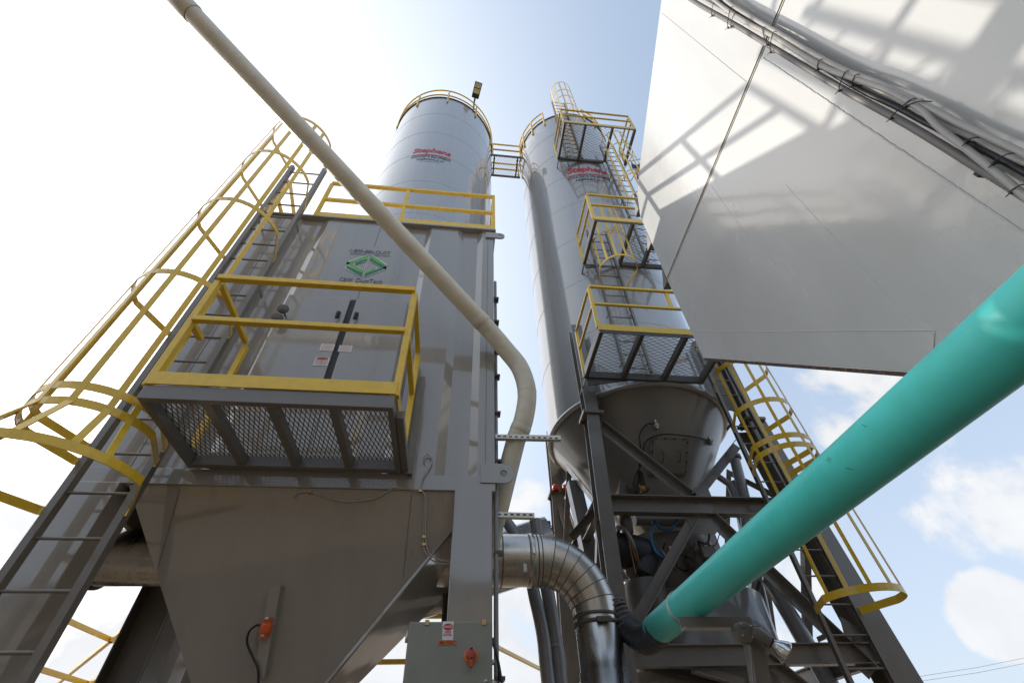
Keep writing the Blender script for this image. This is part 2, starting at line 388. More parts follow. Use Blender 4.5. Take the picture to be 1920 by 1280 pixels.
# thin sense cables on the hopper
mb=MB()
pt=[hop(551,934),hop(560,925),hop(585,924),hop(640,940),hop(700,936),hop(742,916),hop(788,922)]
mb.tube(smoothpts([q+V((0,-.012,0)) for q in pt]),.006,6)
pt=[hop(790,920),hop(796,935),hop(795,985),hop(794,1020),hop(800,1040),hop(820,1056),hop(852,1058)]
mb.tube(smoothpts([q+V((0,-.014,0)) for q in pt]),.006,6)
pt=[hop(792,922),hop(799,940),hop(798,990),hop(799,1020),hop(806,1040),hop(826,1051),hop(852,1055)]
mb.tube(smoothpts([q+V((0,-.02,0)) for q in pt]),.006,6)
pt=[at(796,868,'y',YW-.02),at(795,858,'y',YW-.03),at(802,851,'y',YW-.03),at(810,862,'y',YW-.02),at(806,875,'y',YW-.02),at(795,893,'y',YW-.03),hop(789,918)+V((0,-.02,0))]
mb.tube(smoothpts(pt),.006,6)
sc_=obj('sensor_cable',mb,M['pvc_grey'],label='thin pale sensor cable looped across the top of the grey hopper',cat='cable')
mb=MB()
for px,py in ((582,924),(740,915),(788,922),(795,1008),(795,1022)):
    c=hop(px,py)+V((0,-.015,0)); mb.box(c.x-.012,c.x+.012,c.y-.012,c.y+.012,c.z-.009,c.z+.009)
obj('clip',mb,M['brass'],sc_)
# ------------------------------------------------------------------ roof guardrail
def rail(mb,a,b,w=.045): mb.beam(a,b,w,w)
ZR0=ZT+.012
gr=thing('roof_guardrail','yellow guardrail along the front edge of the dust collector roof','guardrail',(-.9,YW,ZR0))
XA=-2.1;XBm=-.985;XC=XR+.0
mb=MB()
obj('toe_board',MB().beam((XA-.02,YW-.02,ZR0+.05),(XC+.02,YW-.02,ZR0+.05),.012,.1),M['yellow'],gr)
rz1=1.94*YW; rz0=(ZR0+rz1)/2
obj('mid_rail',MB().beam((XA,YW,rz0),(XC,YW,rz0),.045,.045),M['yellow'],gr)
obj('top_rail',MB().beam((XA,YW,rz1),(XC+.02,YW,rz1),.05,.05),M['yellow'],gr,bevel=.005)
for x in (XA,XBm,XC): obj('post',MB().box(x-.0225,x+.0225,YW-.019,YW+.019,ZR0+.0,rz1-.025),M['yellow'],gr)
for zz in (rz0,rz1): obj('side_rail',MB().beam((XC,YW+.03,zz),(XC,YB,zz),.045,.045),M['yellow'],gr)
g2=thing('roof_gate','narrow yellow roof railing leaning in a triangle behind the left ladder','guardrail',(-2.55,YW,ZR0))
xa,xb=-.81*YW,-.70*YW
obj('rail',MB().beam((xa,YW+.02,ZR0),(xa,YW+.02,rz1),.045,.045),M['yellow'],g2)
obj('brace',MB().beam((xa+.03,YW+.03,rz1-.01),(xb,YW+.03,ZR0),.045,.045),M['yellow'],g2)
obj('side_rail',MB().beam((xa,YW+.05,rz0),(xa+.0,YW+.5,rz0),.04,.04),M['yellow'],g2)
# ------------------------------------------------------------------ caged ladder maker
def ladder(name,label,x0,x1,y,z0,z1,z0r,hoops,bars,mats,rw=.05,rd=.055,cr=.36,cd=.70,bend0=0,bend1=0,zref=None,group='caged ladders',brackets=(),hw=.05,rx=None,cagebars=None,rung_r=.011):
    t=thing(name,label,'ladder',((x0+x1)/2,y,z0),group)
    sm_,ym=mats
    fx=lambda x,z,k: x+k*((zref or z1)-z)
    for x,k in ((x0,bend0),(x1,bend1)):
        obj('rail',MB().chan((fx(x,z0,k),y,z0),(fx(x,z1,k),y,z1),rw,rd,.007,up=(0,1,0)),sm_,t)
    z=z0r
    while z<z1-.02:
        if z>z0: obj('rung',MB().tube([(fx(x0,z,bend0)+.0,y,z),(fx(x1,z,bend1),y,z)],rung_r,8),sm_,t)
        z+=.3048
    def hooppts(z,flare=0):
        xa=fx(x0,z,bend0)-.03; xb=fx(x1,z,bend1)+.03; cx=(xa+xb)/2; r=cr+flare; cy=y-(cd+flare*1.4)+r
        a=math.acos(max(-1,min(1,(cx-xa-.0)/r*.0)))
        pts=[V((xa,y-.03,z))]+[V((xa-.02,y-.06,z))]
        ar=arc((cx,cy,z),r,PI*1.02,2*PI*.99,18,(1,0,0),(0,1,0))
        pts=[V((xa,y-.025,z)),V((xa-.015,y-.03,z))]+ar+[V((xb+.015,y-.03,z)),V((xb,y-.025,z))]
        return pts,(cx,cy,r)
    info=[]
    for hz in hoops:
        fl=0
        if isinstance(hz,tuple): hz,fl=hz
        pts,c=hooppts(hz,fl); info.append((hz,pts,c))
        mbx=MB()
        # flat bar with its wide side upright
        n=len(pts); vs=[];
        for i,p in enumerate(pts):
            tt=(pts[min(i+1,n-1)]-pts[max(i-1,0)]).normalized(); nn=V((tt.y,-tt.x,0))*.004
            vs+= [p+nn+V((0,0,-hw/2)),p+nn+V((0,0,hw/2)),p-nn+V((0,0,hw/2)),p-nn+V((0,0,-hw/2))]
        fs=[]
        for i in range(n-1):
            for k in range(4): fs.append((i*4+k,i*4+(k+1)%4,(i+1)*4+(k+1)%4,(i+1)*4+k))
        mbx.add(vs,fs+[(0,1,2,3),tuple(4*(n-1)+k for k in (3,2,1,0))])
        obj('hoop',mbx,ym,t)
    if info:
        for bi in bars:
            mbx=MB()
            idx=3+int(bi*15)
            P=[pp[1][idx] for pp in info]
            for a,b in zip(P,P[1:]):
                mbx.prof(a,b,[(-.02,-.004),(.02,-.004),(.02,.004),(-.02,.004)],up=((info[0][2][0]-P[0].x),(info[0][2][1]-P[0].y),0))
            obj('cage_bar',mbx,ym,t)
    for z in brackets:
        for x in (x0,x1):
            obj('bracket',MB().beam((x,y+.03,z),(x,y+.17,z),.008,.05),sm_,t)
    return t
BARS=(0,.2,.4,.6,.8,.97)
L1=ladder('caged_ladder','tall grey ladder in a yellow safety cage up the left end of the dust collector',-2.645,-2.195,3.21,GROUND,6.62,GROUND+.18,
   [(1.44,.14),1.80,1.92,3.10,4.30,5.45,6.55],BARS,(M['steel'],M['yellow']),brackets=(5.2,3.9,2.6),rd=.06,cr=.385,cd=.74,hw=.055)
# ------------------------------------------------------------------ expanded metal
def mesh_panel(mb,x0,x1,y0,y1,z,sw,lw,along='y',t=.0035,hgt=.010):
    "zigzag strands; long way of the diamond along the given axis"
    if along=='y': a0,a1,b0,b1=x0,x1,y0,y1
    else: a0,a1,b0,b1=y0,y1,x0,x1
    n=int((a1-a0)/sw); m=max(2,int((b1-b0)/(lw/2)))
    for i in range(n+1):
        c=a0+(i)*(a1-a0)/n
        pts=[]
        for j in range(m+1):
            s_=1 if (j+i)%2 else -1
            a=min(max(c+s_*sw*.47,a0),a1); b=b0+(b1-b0)*j/m
            pts.append((a,b))
        vs=[]
        for a,b in pts:
            for da,dzz in ((-t,0),(t,0),(t,hgt),(-t,hgt)):
                vs.append((a+da,b,z+dzz) if along=='y' else (b,a+da,z+dzz))
        fs=[]
        for j in range(m):
            for k in range(4): fs.append((j*4+k,j*4+(k+1)%4,(j+1)*4+(k+1)%4,(j+1)*4+k))
        mb.add(vs,fs)
# ------------------------------------------------------------------ service platform on the dust collector
PF=2.50; PX0=-.812*PF; PX1=-.183*PF; PZ=1.885
pf=thing('service_platform','grey mesh platform with yellow guardrail under the dust collector doors','platform',((PX0+PX1)/2,(PF+YW)/2,PZ-.1))
CH=.105
PZ+=.012
fr=MB().box(PX0,PX1,PF,PF+.045,PZ-CH*.35,PZ+CH*.65).box(PX0,PX0+.04,PF+.045,YW-.03,PZ-CH*.35,PZ+CH*.65).box(PX1-.04,PX1,PF+.045,YW-.03,PZ-CH*.35,PZ+CH*.65).box(PX0+.04,PX1-.04,YW-.09,YW-.03,PZ-CH*.35,PZ+CH*.65)
obj('frame',fr,M['steel'],pf,bevel=.003)
for i in (1,2,3):
    x=PX0+(PX1-PX0)*i/4
    obj('joist',MB().box(x-.028,x+.028,PF+.045,YW-.09,PZ-.03,PZ+.04),M['steel'],pf)
mm=MB(); mesh_panel(mm,PX0+.02,PX1-.02,PF+.03,YW-.04,PZ+.048,.0165,.105,'y',t=.0026,hgt=.007)
obj('mesh_deck',mm,M['steel'],pf)
zt_=1.236*PF; zm=(PZ+.2+zt_)/2
obj('toe_board',MB().box(PX0-.004,PX1+.004,PF-.012,PF-.002,PZ+.072,PZ+.175).box(PX1+.002,PX1+.012,PF,YW-.05,PZ+.072,PZ+.175),M['yellow'],pf,bevel=.002)
obj('top_rail',MB().beam((PX0,PF,zt_),(PX1,PF,zt_),.05,.05),M['yellow'],pf,bevel=.004)
obj('mid_rail',MB().beam((PX0+.02,PF,zm),(PX1-.02,PF,zm),.045,.045),M['yellow'],pf,bevel=.004)
for (x,y) in ((PX0,PF),(PX1,PF),(PX0,YW-.13),(PX1,YW-.13)):
    obj('post',MB().box(x-.024,x+.024,y-.001,y+.047,PZ+.07,zt_-.025),M['yellow'],pf,bevel=.004)
for x_,z_,y2 in ((PX1,zt_,YW-.14),(PX1,zm,YW-.14),(PX0,zt_,YW-.14),(PX0,zm,PF+.2)):
    obj('side_rail',MB().beam((x_,PF+.05,z_),(x_,y2,z_),.043,.043),M['yellow'],pf,bevel=.003)
obj('knee_brace',MB().angle((PX1+.06,YW-.03,PZ-.05),(PX1+.06,YW-.03,PZ+.95),.06,.06,up=(0,1,0)).beam((PX1+.03,PF+.15,PZ+.02),(PX1+.03,YW-.02,PZ-.0),.05,.06),M['steel'],pf)
# ------------------------------------------------------------------ electrical box
BY=3.02; bx0,bx1=-.0785*BY,.0785*BY; bz1=.250*BY; bz0=bz1-.62
eb=thing('electrical_box','grey-green electrical disconnect box with red handle on the dust collector column','electrical box',(0,BY+.1,bz0))
obj('door',MB().box(bx0,bx1,BY,BY+.03,bz0,bz1),M['box'],eb,bevel=.006)
obj('body',MB().box(bx0+.012,bx1-.012,BY+.03,BY+.20,bz0+.012,bz1-.012),M['box'],eb,bevel=.004)
obj('mounting_strut',MB().box(-.05,.25,BY+.2,BY+.24,bz1-.06,bz1-.02).box(-.02,.02,BY+.24,YW,bz1-.07,bz1-.01).box(.2,.24,BY+.24,YW,bz1-.07,bz1-.01),M['zinc'],eb)
def bq(px,py): return at(px,py,'y',BY-.003)
a=bq(830,1164); b=bq(850,1199); 
sg=obj('danger_label',MB().add([(a.x,BY-.003,a.z),(bq(851,1164).x,BY-.003,a.z),(bq(849.5,1199).x,BY-.003,b.z),(bq(829,1199).x,BY-.003,b.z)],[(0,1,2,3)]),M['sticker'],eb)
c=bq(840.5,1174.5)
ov=MB().add([(c.x+math.cos(t*PI/16)*.0285,BY-.005,c.z+math.sin(t*PI/16)*.0165) for t in range(32)],[tuple(range(32))])
obj('red_oval',ov,M['redink'],sg)
def bword(s,cx,cz,w,h,mat,par,bold=.002,y=BY-.007):
    vs,fs=text2d(s,.1,bold); m=MB(); print_on(m,fit(vs,w,h,cx,cz),fs,lambda x,z:V((x,y,z))); obj('lettering',m,mat,par)
bword('DANGER',c.x,c.z,.05,.012,M['sticker'],sg)
c=bq(839.5,1184); bword('HIGH',c.x,c.z,.034,.012,M['redink'],sg,y=BY-.0045)
c=bq(838.5,1189.5); bword('VOLTAGE',c.x,c.z,.05,.012,M['redink'],sg,y=BY-.0045)
a=bq(822,1200); b=bq(855,1207.5)
s2=obj('voltage_label',MB().box(a.x,b.x,BY-.004,BY-.0005,b.z,a.z),M['olabel'],eb)
bword('480 VOLT',(a.x+b.x)/2,(a.z+b.z)/2,(b.x-a.x)*.9,(a.z-b.z)*.68,M['ink'],s2,y=BY-.0055)
c=bq(883,1229)
sw=obj('disconnect_switch',MB().lathe(c,[(0,.012),(.030,.012),(.036,.004),(.038,0)],28,axis=(0,-1,0)),M['olabel'],eb)
obj('handle',MB().lathe(c+V((0,-.012,.004)),[(0,.02),(.024,.018),(.029,.0)],24,axis=(0,-1,0)).box(c.x-.011,c.x+.011,c.y-.05,c.y-.02,c.z-.05,c.z+.02).box(c.x-.009,c.x+.009,c.y-.056,c.y-.03,c.z-.06,c.z-.03),M['redhandle'],sw,bevel=.003)
obj('padlock_hole',MB().box(c.x-.008,c.x+.008,c.y-.053,c.y-.048,c.z-.021,c.z-.014).box(c.x-.008,c.x+.008,c.y-.036,c.y-.03,c.z+.021,c.z+.033),M['black'],sw)
for z_ in (bz1-.07,bz1-.35): obj('hinge',MB().lathe((bx0-.006,BY+.012,z_-.03),[(0,0),(.008,0),(.008,.06),(0,.06)],10),M['zinc'],eb)
for x_ in (bx0+.10,bx1-.05): obj('clamp',MB().box(x_-.012,x_+.012,BY-.006,BY+.05,bz1+.001,bz1+.008).box(x_-.012,x_+.012,BY-.006,BY-.001,bz1-.018,bz1+.001),M['brass'],eb)
obj('gland',MB().lathe((bx1-.012,BY+.1,bz1-.28),[(.0,0),(.02,0),(.02,.03),(.014,.035),(.014,.05),(0,.05)],12,axis=(1,0,0)).lathe((bx1-.012,BY+.1,bz1-.18),[(.0,0),(.014,0),(.014,.03),(0,.03)],12,axis=(1,0,0)),M['zinc'],eb)
c=bq(911,1276); obj('door_lock',MB().lathe(c,[(0,.006),(.006,.006),(.006,.004),(.009,.004),(.009,0)],16,axis=(0,-1,0)),M['zinc'],eb)
# conduit beside the column
cd_=thing('conduit','thin dark conduit clipped up the right edge of the dust collector column','conduit',(.30,3.5,GROUND))
x=.302
obj('pipe',MB().tube([(x-.008,3.44,GROUND),(x-.008,3.44,.9),(x,3.44,1.9),(x+.012,3.5,3.6),(x+.012,3.5,4.6)],.017,10),M['pipe_grey'],cd_)
mb=MB()
for z in (.55,1.3,2.05,2.55,3.0,3.35,3.8,4.2): mb.box(x-.02,x+.045,3.42,3.50,z-.01,z+.01)
obj('clip',mb,M['dark'],cd_)
mb=MB().tube(smoothpts([at(923,1195,'y',3.2),at(931,1225,'y',3.2),at(936,1260,'y',3.2),at(932,1300,'y',3.2)]),.008,8).tube(smoothpts([at(923,1200,'y',3.2),at(933,1235,'y',3.15),at(942,1285,'y',3.1)]),.008,8)
obj('drop_cable',mb,M['black'],label='two black cables hanging beside the electrical box',cat='cable')
# ------------------------------------------------------------------ cream pipe + struts
k=1.55
cpipe=thing('fill_pipe','long cream PVC pipe slanting from the upper left down past the dust collector','pipe',(.45,3.4,2.0))
Pn=V((-1.84418468,.7017975,3.50706921))*k; Pb=V((.14772257,2.04225662,2.16059715))*k
dr=(Pb-Pn).normalized()
s0=Pn-dr*2.5
straight=[s0,Pb]
obj('pipe',MB().tube([s0,Pb+dr*.02],.0875,28),M['cream'],cpipe)
e1=at(975,690,'y',3.30); e2=at(988,735,'y',3.33); e3=at(982,785,'y',3.38); e4=at(968,822,'y',3.44)
curve=smoothpts([Pb,at(948,655,'y',3.25),e1,e2,e3,e4],6)
obj('elbow',MB().tube([Pb-dr*.0]+curve[1:],.088,28),M['cream'],cpipe)
def ring(mb,c,d,r,w): return mb.lathe(V(c)-V(d).normalized()*w/2,[(r*.985,0),(r,.003),(r,w-.003),(r*.985,w)],28,axis=d)
tt=.03
for c_,d_,r_,w_ in ((Pb-dr*.15,dr,.0915,.09),(Pb+dr*.02,dr,.0905,.012),(e2,e3-e1,.0905,.012),(curve[-4],curve[-1]-curve[-6],.0915,.06),(Pn+dr*tt,dr,.0945,.28)):
    obj('coupling',ring(MB(),c_,d_,r_,w_),M['cream'],cpipe)
low=[e4,at(953,880,'y',3.53),at(935,950,'y',3.62),at(920,1005,'y',3.72),at(912,1060,'y',3.85)]
obj('lower_pipe',MB().tube(smoothpts(low,5),.0855,24),M['cream'],cpipe)
def strut(a,b,label):
    a=V(a);b=V(b); mb=MB().chan(a,b,.041,.041,.003,up=(0,0,-1))
    t=obj('strut_channel',mb,M['zinc'],label=label,cat='strut',group='strut channels holding the pipe')
    m2=MB(); n=int((b-a).length/.05)
    for i in range(n):
        x=a.x+.03+i*.05; m2.box(x-.013,x+.013,a.y-.0225,a.y-.0205,a.z-.006,a.z+.006)
    obj('slot',m2,M['black'],t)
    return t
strut((.29,3.36,.664*3.36),(.86,3.36,.667*3.36),'slotted galvanised strut carrying the cream pipe at its bend')
strut((.30,3.52,.459*3.52),(.61,3.52,.458*3.52),'short galvanised strut beside the column below the cream pipe')
# ------------------------------------------------------------------ ductwork through the hopper
Y=4.35; ZC=.363*Y; r=.0505*Y
du=thing('exhaust_duct','shiny segmented metal duct elbow coming through the hopper and turning down','duct',(1.2,Y,GROUND))
obj('left_stub',MB().lathe((-2.95,Y,ZC),[(r+.02,0),(r+.02,.015),(r,.016),(r,1.4)],40,axis=(1,0,0)),M['tin'],du)
obj('end_cap',MB().lathe((-2.96,Y,ZC),[(r+.03,.0),(r+.03,.04),(r,.05)],36,axis=(1,0,0)).lathe((-2.955,Y,ZC),[(0,0),(r+.02,.0)],36,axis=(1,0,0)),M['black'],du)
xs=.235*Y # centre of bend start
xv=1.235; Rb=.46; xb=xv-Rb; zb_=ZC-Rb
obj('straight_duct',MB().lathe((-.75,Y,ZC),[(r,0),(r,.75+xb)],40,axis=(1,0,0)),M['tin'],du)
nseg=7
cpts=[(xb+Rb*math.sin(i*PI/2/nseg),Y,zb_+Rb*math.cos(i*PI/2/nseg)) for i in range(nseg+1)]
mid=[(xb,Y,ZC)]
# mitred gores
def gore(mb,c,ang,r,n=40):
    d=V((math.cos(ang),0,-math.sin(ang))); u=V((math.sin(ang),0,math.cos(ang))); w=V((0,1,0))
    return [V(c)+u*(r*math.cos(2*PI*k/n))+w*(r*math.sin(2*PI*k/n)) for k in range(n)]
def elbow(seg):
    pass
for i in range(nseg):
    a0=i*PI/2/nseg; a1=(i+1)*PI/2/nseg
    p0=V((xb+Rb*math.sin(a0),Y,zb_+Rb*math.cos(a0))); p1=V((xb+Rb*math.sin(a1),Y,zb_+Rb*math.cos(a1)))
    n=40; rr=.222+(-.03)*i/nseg; rr2=.222+(-.03)*(i+1)/nseg
    A=gore(None,p0,a0,rr); B=gore(None,p1,a1,rr2)
    obj('elbow_segment',MB().add(A+B,[(k,(k+1)%n,n+(k+1)%n,n+k) for k in range(n)],True),M['tin'],du)
for i in range(nseg+1):
    a0=i*PI/2/nseg; p0=V((xb+Rb*math.sin(a0),Y,zb_+Rb*math.cos(a0))); rr=.222-.03*i/nseg
    obj('standing_seam',MB().tube(gore(None,p0,a0,rr+.002)+[gore(None,p0,a0,rr+.002)[0]],.0042,6,caps=False),M['seamtin'],du)
for x in (.42,.74): 
    g_=gore(None,(x,Y,ZC),0,r+.003); obj('standing_seam',MB().tube(g_+[g_[0]],.0055,6,caps=False),M['seamtin'],du)
bandm=MB().lathe((.66,Y,ZC),[(r+.002,0),(r+.008,.004),(r+.008,.05),(r+.002,.054)],40,axis=(1,0,0))
bandm.box(.68,.70,Y-r-.03,Y-r,ZC-.03,ZC+.02)
obj('clamp_band',bandm,M['tin'],du)
rv=.19
obj('vertical_duct',MB().lathe((xv,Y,zb_),[(rv+.001,0),(rv,-.02),(rv,-.4),(rv+.01,-.401),(rv+.01,-3)],40),M['tin'],du)
obj('clamp_ring',MB().lathe((xv,Y,zb_-.05),[(rv+.002,0),(rv+.016,-.004),(rv+.016,-.028),(rv+.002,-.032)],40).lathe((xv,Y,zb_+.0),[(rv,.0),(rv+.01,-.004),(rv+.01,-.02),(rv,-.024)],40).box(xv-.06,xv+.06,Y-rv-.045,Y-rv-.01,zb_-.09,zb_-.055),M['dark'],du)
c=at(984,1065,'y',Y-r*.9); obj('duct_label',MB().box(c.x-.015,c.x+.015,Y-r-.002,Y-r+.03,c.z-.03,c.z+.03),M['sticker'],du)
# grey conveying pipes behind
def gp(px,y): return [at(a,b,'y',y) for a,b in px]
obj('conveying_pipe',MB().tube(smoothpts([V((.25,5.2,2.9)),at(930,950,'y',5.2),at(965,1000,'y',5.0),at(990,1060,'y',4.9),at(1003,1120,'y',4.85),at(1018,1190,'y',4.85),at(1028,1280,'y',4.85),V((.93,4.85,-.2)),V((.93,4.85,GROUND))],6),.062,16),M['pipe_grey'],label='grey steel pipe curving down left of the shiny duct elbow',cat='pipe',group='grey pipes behind the elbow')
pb=thing('conveying_pipe','grey steel pipe standing nearly upright just behind the shiny duct elbow','pipe',(1.05,4.9,GROUND),'grey pipes behind the elbow')
obj('pipe',MB().tube([V((.86,4.9,2.2)),at(1027,1110,'y',4.9),at(1047,1240,'y',4.9),V((.98,4.9,.3)),V((.98,4.9,GROUND))],.068,18),M['pipe_grey'],pb)
c=at(1040,1212,'y',4.9); obj('coupling',MB().lathe(c,[(.068,-.012),(.072,-.01),(.072,.01),(.068,.012)],20,axis=(.05,0,1)),M['pipe_grey'],pb)
mb=MB().lathe((-1.9,6.0,1.42),[(0,0),(.34,.0),(.34,3.2),(.3,3.2)],32,axis=(1,-.10,.27))
obj('screw_conveyor',mb,M['silo'],label='grey conveyor trough slanting behind the dust collector column',cat='conveyor')
# ------------------------------------------------------------------ silos
def silo_shell(c,R,z0,z1,cone=None):
    nz=26; prof=[(R,z0+(z1-z0)*i/nz) for i in range(nz+1)]
    return MB().lathe((c[0],c[1],0),prof,128)
def wrap(mb,vs,fs,c,R,ang,z):
    "print on a cylinder, u = arc length to the right as seen from the camera"
    mb.add([V((c[0]+R*math.sin(ang+x/R),c[1]-R*math.cos(ang+x/R),z+y)) for x,y in vs],fs)
def sub(vs,fs): return vs,fs
def silo_logo(par,c,R,ang,z,w,order):
    def archy(u): return 0
    red=MB(); ink=MB()
    vs,fs=text2d('Stephens',.1,.004,.15); vs=fit(vs,w,w*.36)
    def bend(vs,k): return [(x,y-k*x*x) for x,y in vs]
    kk=.02/w
    wrap(red,bend(vs,kk),fs,c,R+.004,ang,z+.30*w)
    n=24; bar=[(-w/2+w*i/n,0) for i in range(n+1)]+[(w/2-w*i/n,-w*.04) for i in range(n+1)]
    vb_=bend(bar,kk); wrap(red,vb_,[(i,i+1,2*n+1-(i+1),2*n+1-i) for i in range(n)],c,R+.004,ang,z+.075*w)
    for s,ww,hh,dz_,b in (('CONCRETE EQUIPMENT',w*1.04,w*.14,-.06*w,.002),('TOMPKINSVILLE, KY',w*.72,w*.12,-.23*w,.002),('www.stephensmfg.com',w*.52,w*.06,-.35*w,.0)):
        vs,fs=text2d(s,.1,b); wrap(ink,bend(fit(vs,ww,hh),kk),fs,c,R+.004,ang,z+dz_)
    obj('lettering',red,M['redink'],par); obj('lettering',ink,M['ink'],par)
ZS=16.7
C1=(-1.19,6.90); R1=1.70
s1=thing('silo','wide grey cement silo rising behind the dust collector, floodlight on its rim','silo',(C1[0],C1[1],GROUND),'tall grey silos')
obj('shell',silo_shell(C1,R1,2.75,ZS),M['silo'],s1)
obj('roof',MB().lathe((C1[0],C1[1],0),[(R1+.03,ZS-.04),(R1+.03,ZS),(R1*.3,ZS+.25),(0,ZS+.3)],96),M['silo'],s1)
obj('cone',MB().lathe((C1[0],C1[1],0),[(R1,2.75),(.5,2.0),(.5,1.95),(0,1.95)],96),M['silo'],s1)
sm_=MB()
for i in range(1,9):
    z=ZS-1.52*i
    sm_.lathe((C1[0],C1[1],z),[(R1,-.006),(R1+.004,-.003),(R1+.004,.003),(R1,.006)],128)
obj('ring_seam',sm_,M['silo'],s1)
silo_logo(s1,C1,R1,math.atan2(-(-.225*5.25-C1[0]),0) if False else math.asin((-.228*5.24-C1[0])/R1),12.05,1.02,1)
for ax in (-1.2,1.2):
    for ay in (-1.2,1.2):
        obj('leg',MB().box(C1[0]+ax-.1,C1[0]+ax+.1,C1[1]+ay-.1,C1[1]+ay+.1,GROUND,3.2),M['steel'],s1)
obj('roof_vent',MB().lathe((C1[0]-.1,C1[1]-R1+.3,ZS+.02),[(.14,0),(.14,.3),(.17,.31),(.17,.42),(0,.46)],20),M['silo'],s1)
def rim_rail(par_label,c,R,z,a0,a1,npost):
    t=thing('rim_guardrail',par_label,'guardrail',(c[0],c[1]-R,z),'curved silo guardrails')
    f=lambda a,zz,rr=R+.02:(c[0]+rr*math.sin(a),c[1]-rr*math.cos(a),zz)
    n=48
    for zz,nm in ((z+.55,'mid_rail'),(z+1.02,'top_rail')):
        obj(nm,MB().tube([f(a0+(a1-a0)*i/n,zz) for i in range(n+1)],.024,8),M['yellow'],t)
    for i in range(npost):
        a=a0+(a1-a0)*i/(npost-1)
        obj('post',MB().tube([f(a,z-.1),f(a,z+1.02)],.03,8),M['yellow'],t)
    return t
rim_rail('curved yellow guardrail around the rim of the wide silo at left',C1,R1,ZS-.35,-PI*.55,PI*.60,7)
# floodlight
fp=at(878,202,'y',5.45)
c=V((C1[0]+R1*math.sin(.62)-.0,C1[1]-R1*math.cos(.62),ZS-.1))
lp=thing('floodlight','rectangular LED floodlight on a short pole above the silo rim','floodlight',c)
top=V((c.x+.02,c.y-.05,ZS+1.15))
obj('pole',MB().tube([c,V((c.x,c.y,ZS+.75)),top],.035,10),M['steel'],lp)
ax=V((.22,-1,.10)).normalized(); nrm=V((0,-.1,-1)); side=ax.cross(nrm).normalized(); nrm=side.cross(ax).normalized()
if nrm.z>0: nrm=-nrm
def obox(mb,o,a,b,cc,la,lb,lc):
    vs=[o+a*x*la+b*y*lb+cc*z*lc for z in (-.5,.5) for x,y in ((-.5,-.5),(.5,-.5),(.5,.5),(-.5,.5))]
    mb.add(vs,[(0,3,2,1),(4,5,6,7),(0,1,5,4),(1,2,6,5),(2,3,7,6),(3,0,4,7)])
o_=top+ax*.28
mb=MB(); obox(mb,o_,ax,side,nrm,.50,.26,.05); obox(mb,top+ax*.08,ax,side,nrm,.15,.25,.10)
hd=obj('head',mb,M['black'],lp,bevel=.01)
mb=MB()
for s_ in (.15,-.04): obox(mb,o_+ax*(s_),ax,side,nrm,.16,.21,.06)
obj('lens',mb,M['lens'],hd)
# silo 2
C2=(3.18,6.90); R2=1.60; ZC2=4.64
s2_=thing('silo','narrow grey cement silo with cone bottom beside the white bin, mesh platforms up its front','silo',(C2[0],C2[1],GROUND),'tall grey silos')
obj('shell',silo_shell(C2,R2,ZC2,ZS),M['silo'],s2_)
obj('roof',MB().lathe((C2[0],C2[1],0),[(R2+.03,ZS-.04),(R2+.03,ZS),(R2*.3,ZS+.25),(0,ZS+.3)],96),M['silo'],s2_)
obj('bottom_ring',MB().lathe((C2[0],C2[1],0),[(R2+.001,ZC2+.03),(R2+.02,ZC2+.028),(R2+.02,ZC2-.03),(R2-.08,ZC2-.032),(R2-.08,ZC2)],128),M['silo'],s2_)
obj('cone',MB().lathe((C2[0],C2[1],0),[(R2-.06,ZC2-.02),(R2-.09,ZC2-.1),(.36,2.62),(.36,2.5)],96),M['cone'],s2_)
sm_=MB()
for i in range(1,8):
    z=ZS-1.52*i
    sm_.lathe((C2[0],C2[1],z),[(R2,-.006),(R2+.004,-.003),(R2+.004,.003),(R2,.006)],128)
for a,z0,z1 in ((-.42,4.7,7.58),(-.05,7.58,9.1),(-.5,9.1,10.6),(.1,10.6,12.14)):
    x,y=C2[0]+R2*math.sin(a),C2[1]-R2*math.cos(a); sm_.beam((x,y,z0),(x,y,z1),.008,.008)
obj('ring_seam',sm_,M['silo'],s2_)
silo_logo(s2_,C2,R2,math.asin((.568*5.42-C2[0])/R2),12.0*1.0,1.15,2)
# front cone hatch
def conept(px,py):
    w=RM@V((px-960,640-py,-FPX)); best=None
    # intersect with cone: radius r(z)
    t=0
    lo,hi=None,None
    for i in range(400):
        y=4.8+i*.01; p=w*(y/w.y); rr=.36+(R2-.09-.36)*(p.z-2.62)/(ZC2-.1-2.62)
        if math.hypot(p.x-C2[0],p.y-C2[1])<=rr: return p
    return w*(6.0/w.y)
P=[conept(*q) for q in ((1218,818),(1288,820),(1284,892),(1212,890))]
cc_=sum(P,V())/4; nn=(P[1]-P[0]).cross(P[3]-P[0]).normalized(); nn=nn if nn.y<0 else -nn
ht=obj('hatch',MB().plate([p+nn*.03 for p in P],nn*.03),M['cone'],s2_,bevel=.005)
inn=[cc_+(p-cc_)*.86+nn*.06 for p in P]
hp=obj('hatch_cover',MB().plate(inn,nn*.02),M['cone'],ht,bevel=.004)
hb=MB()
for i in range(4):
    for t in (.1,.37,.63,.9):
        q=P[i].lerp(P[(i+1)%4],t); q=cc_+(q-cc_)*.93+nn*.07; hb.lathe(q,[(0,.015),(.016,.013),(.018,0)],6,axis=nn)
for px in (1237,1268):
    q=conept(px,855)+nn*.10; u=(P[0]-P[3]).normalized(); hb.tube([q-u*.08-nn*.03,q-u*.07+nn*.03,q+u*.07+nn*.03,q+u*.08-nn*.03],.011,6)
obj('bolt',hb,M['dark'],ht)
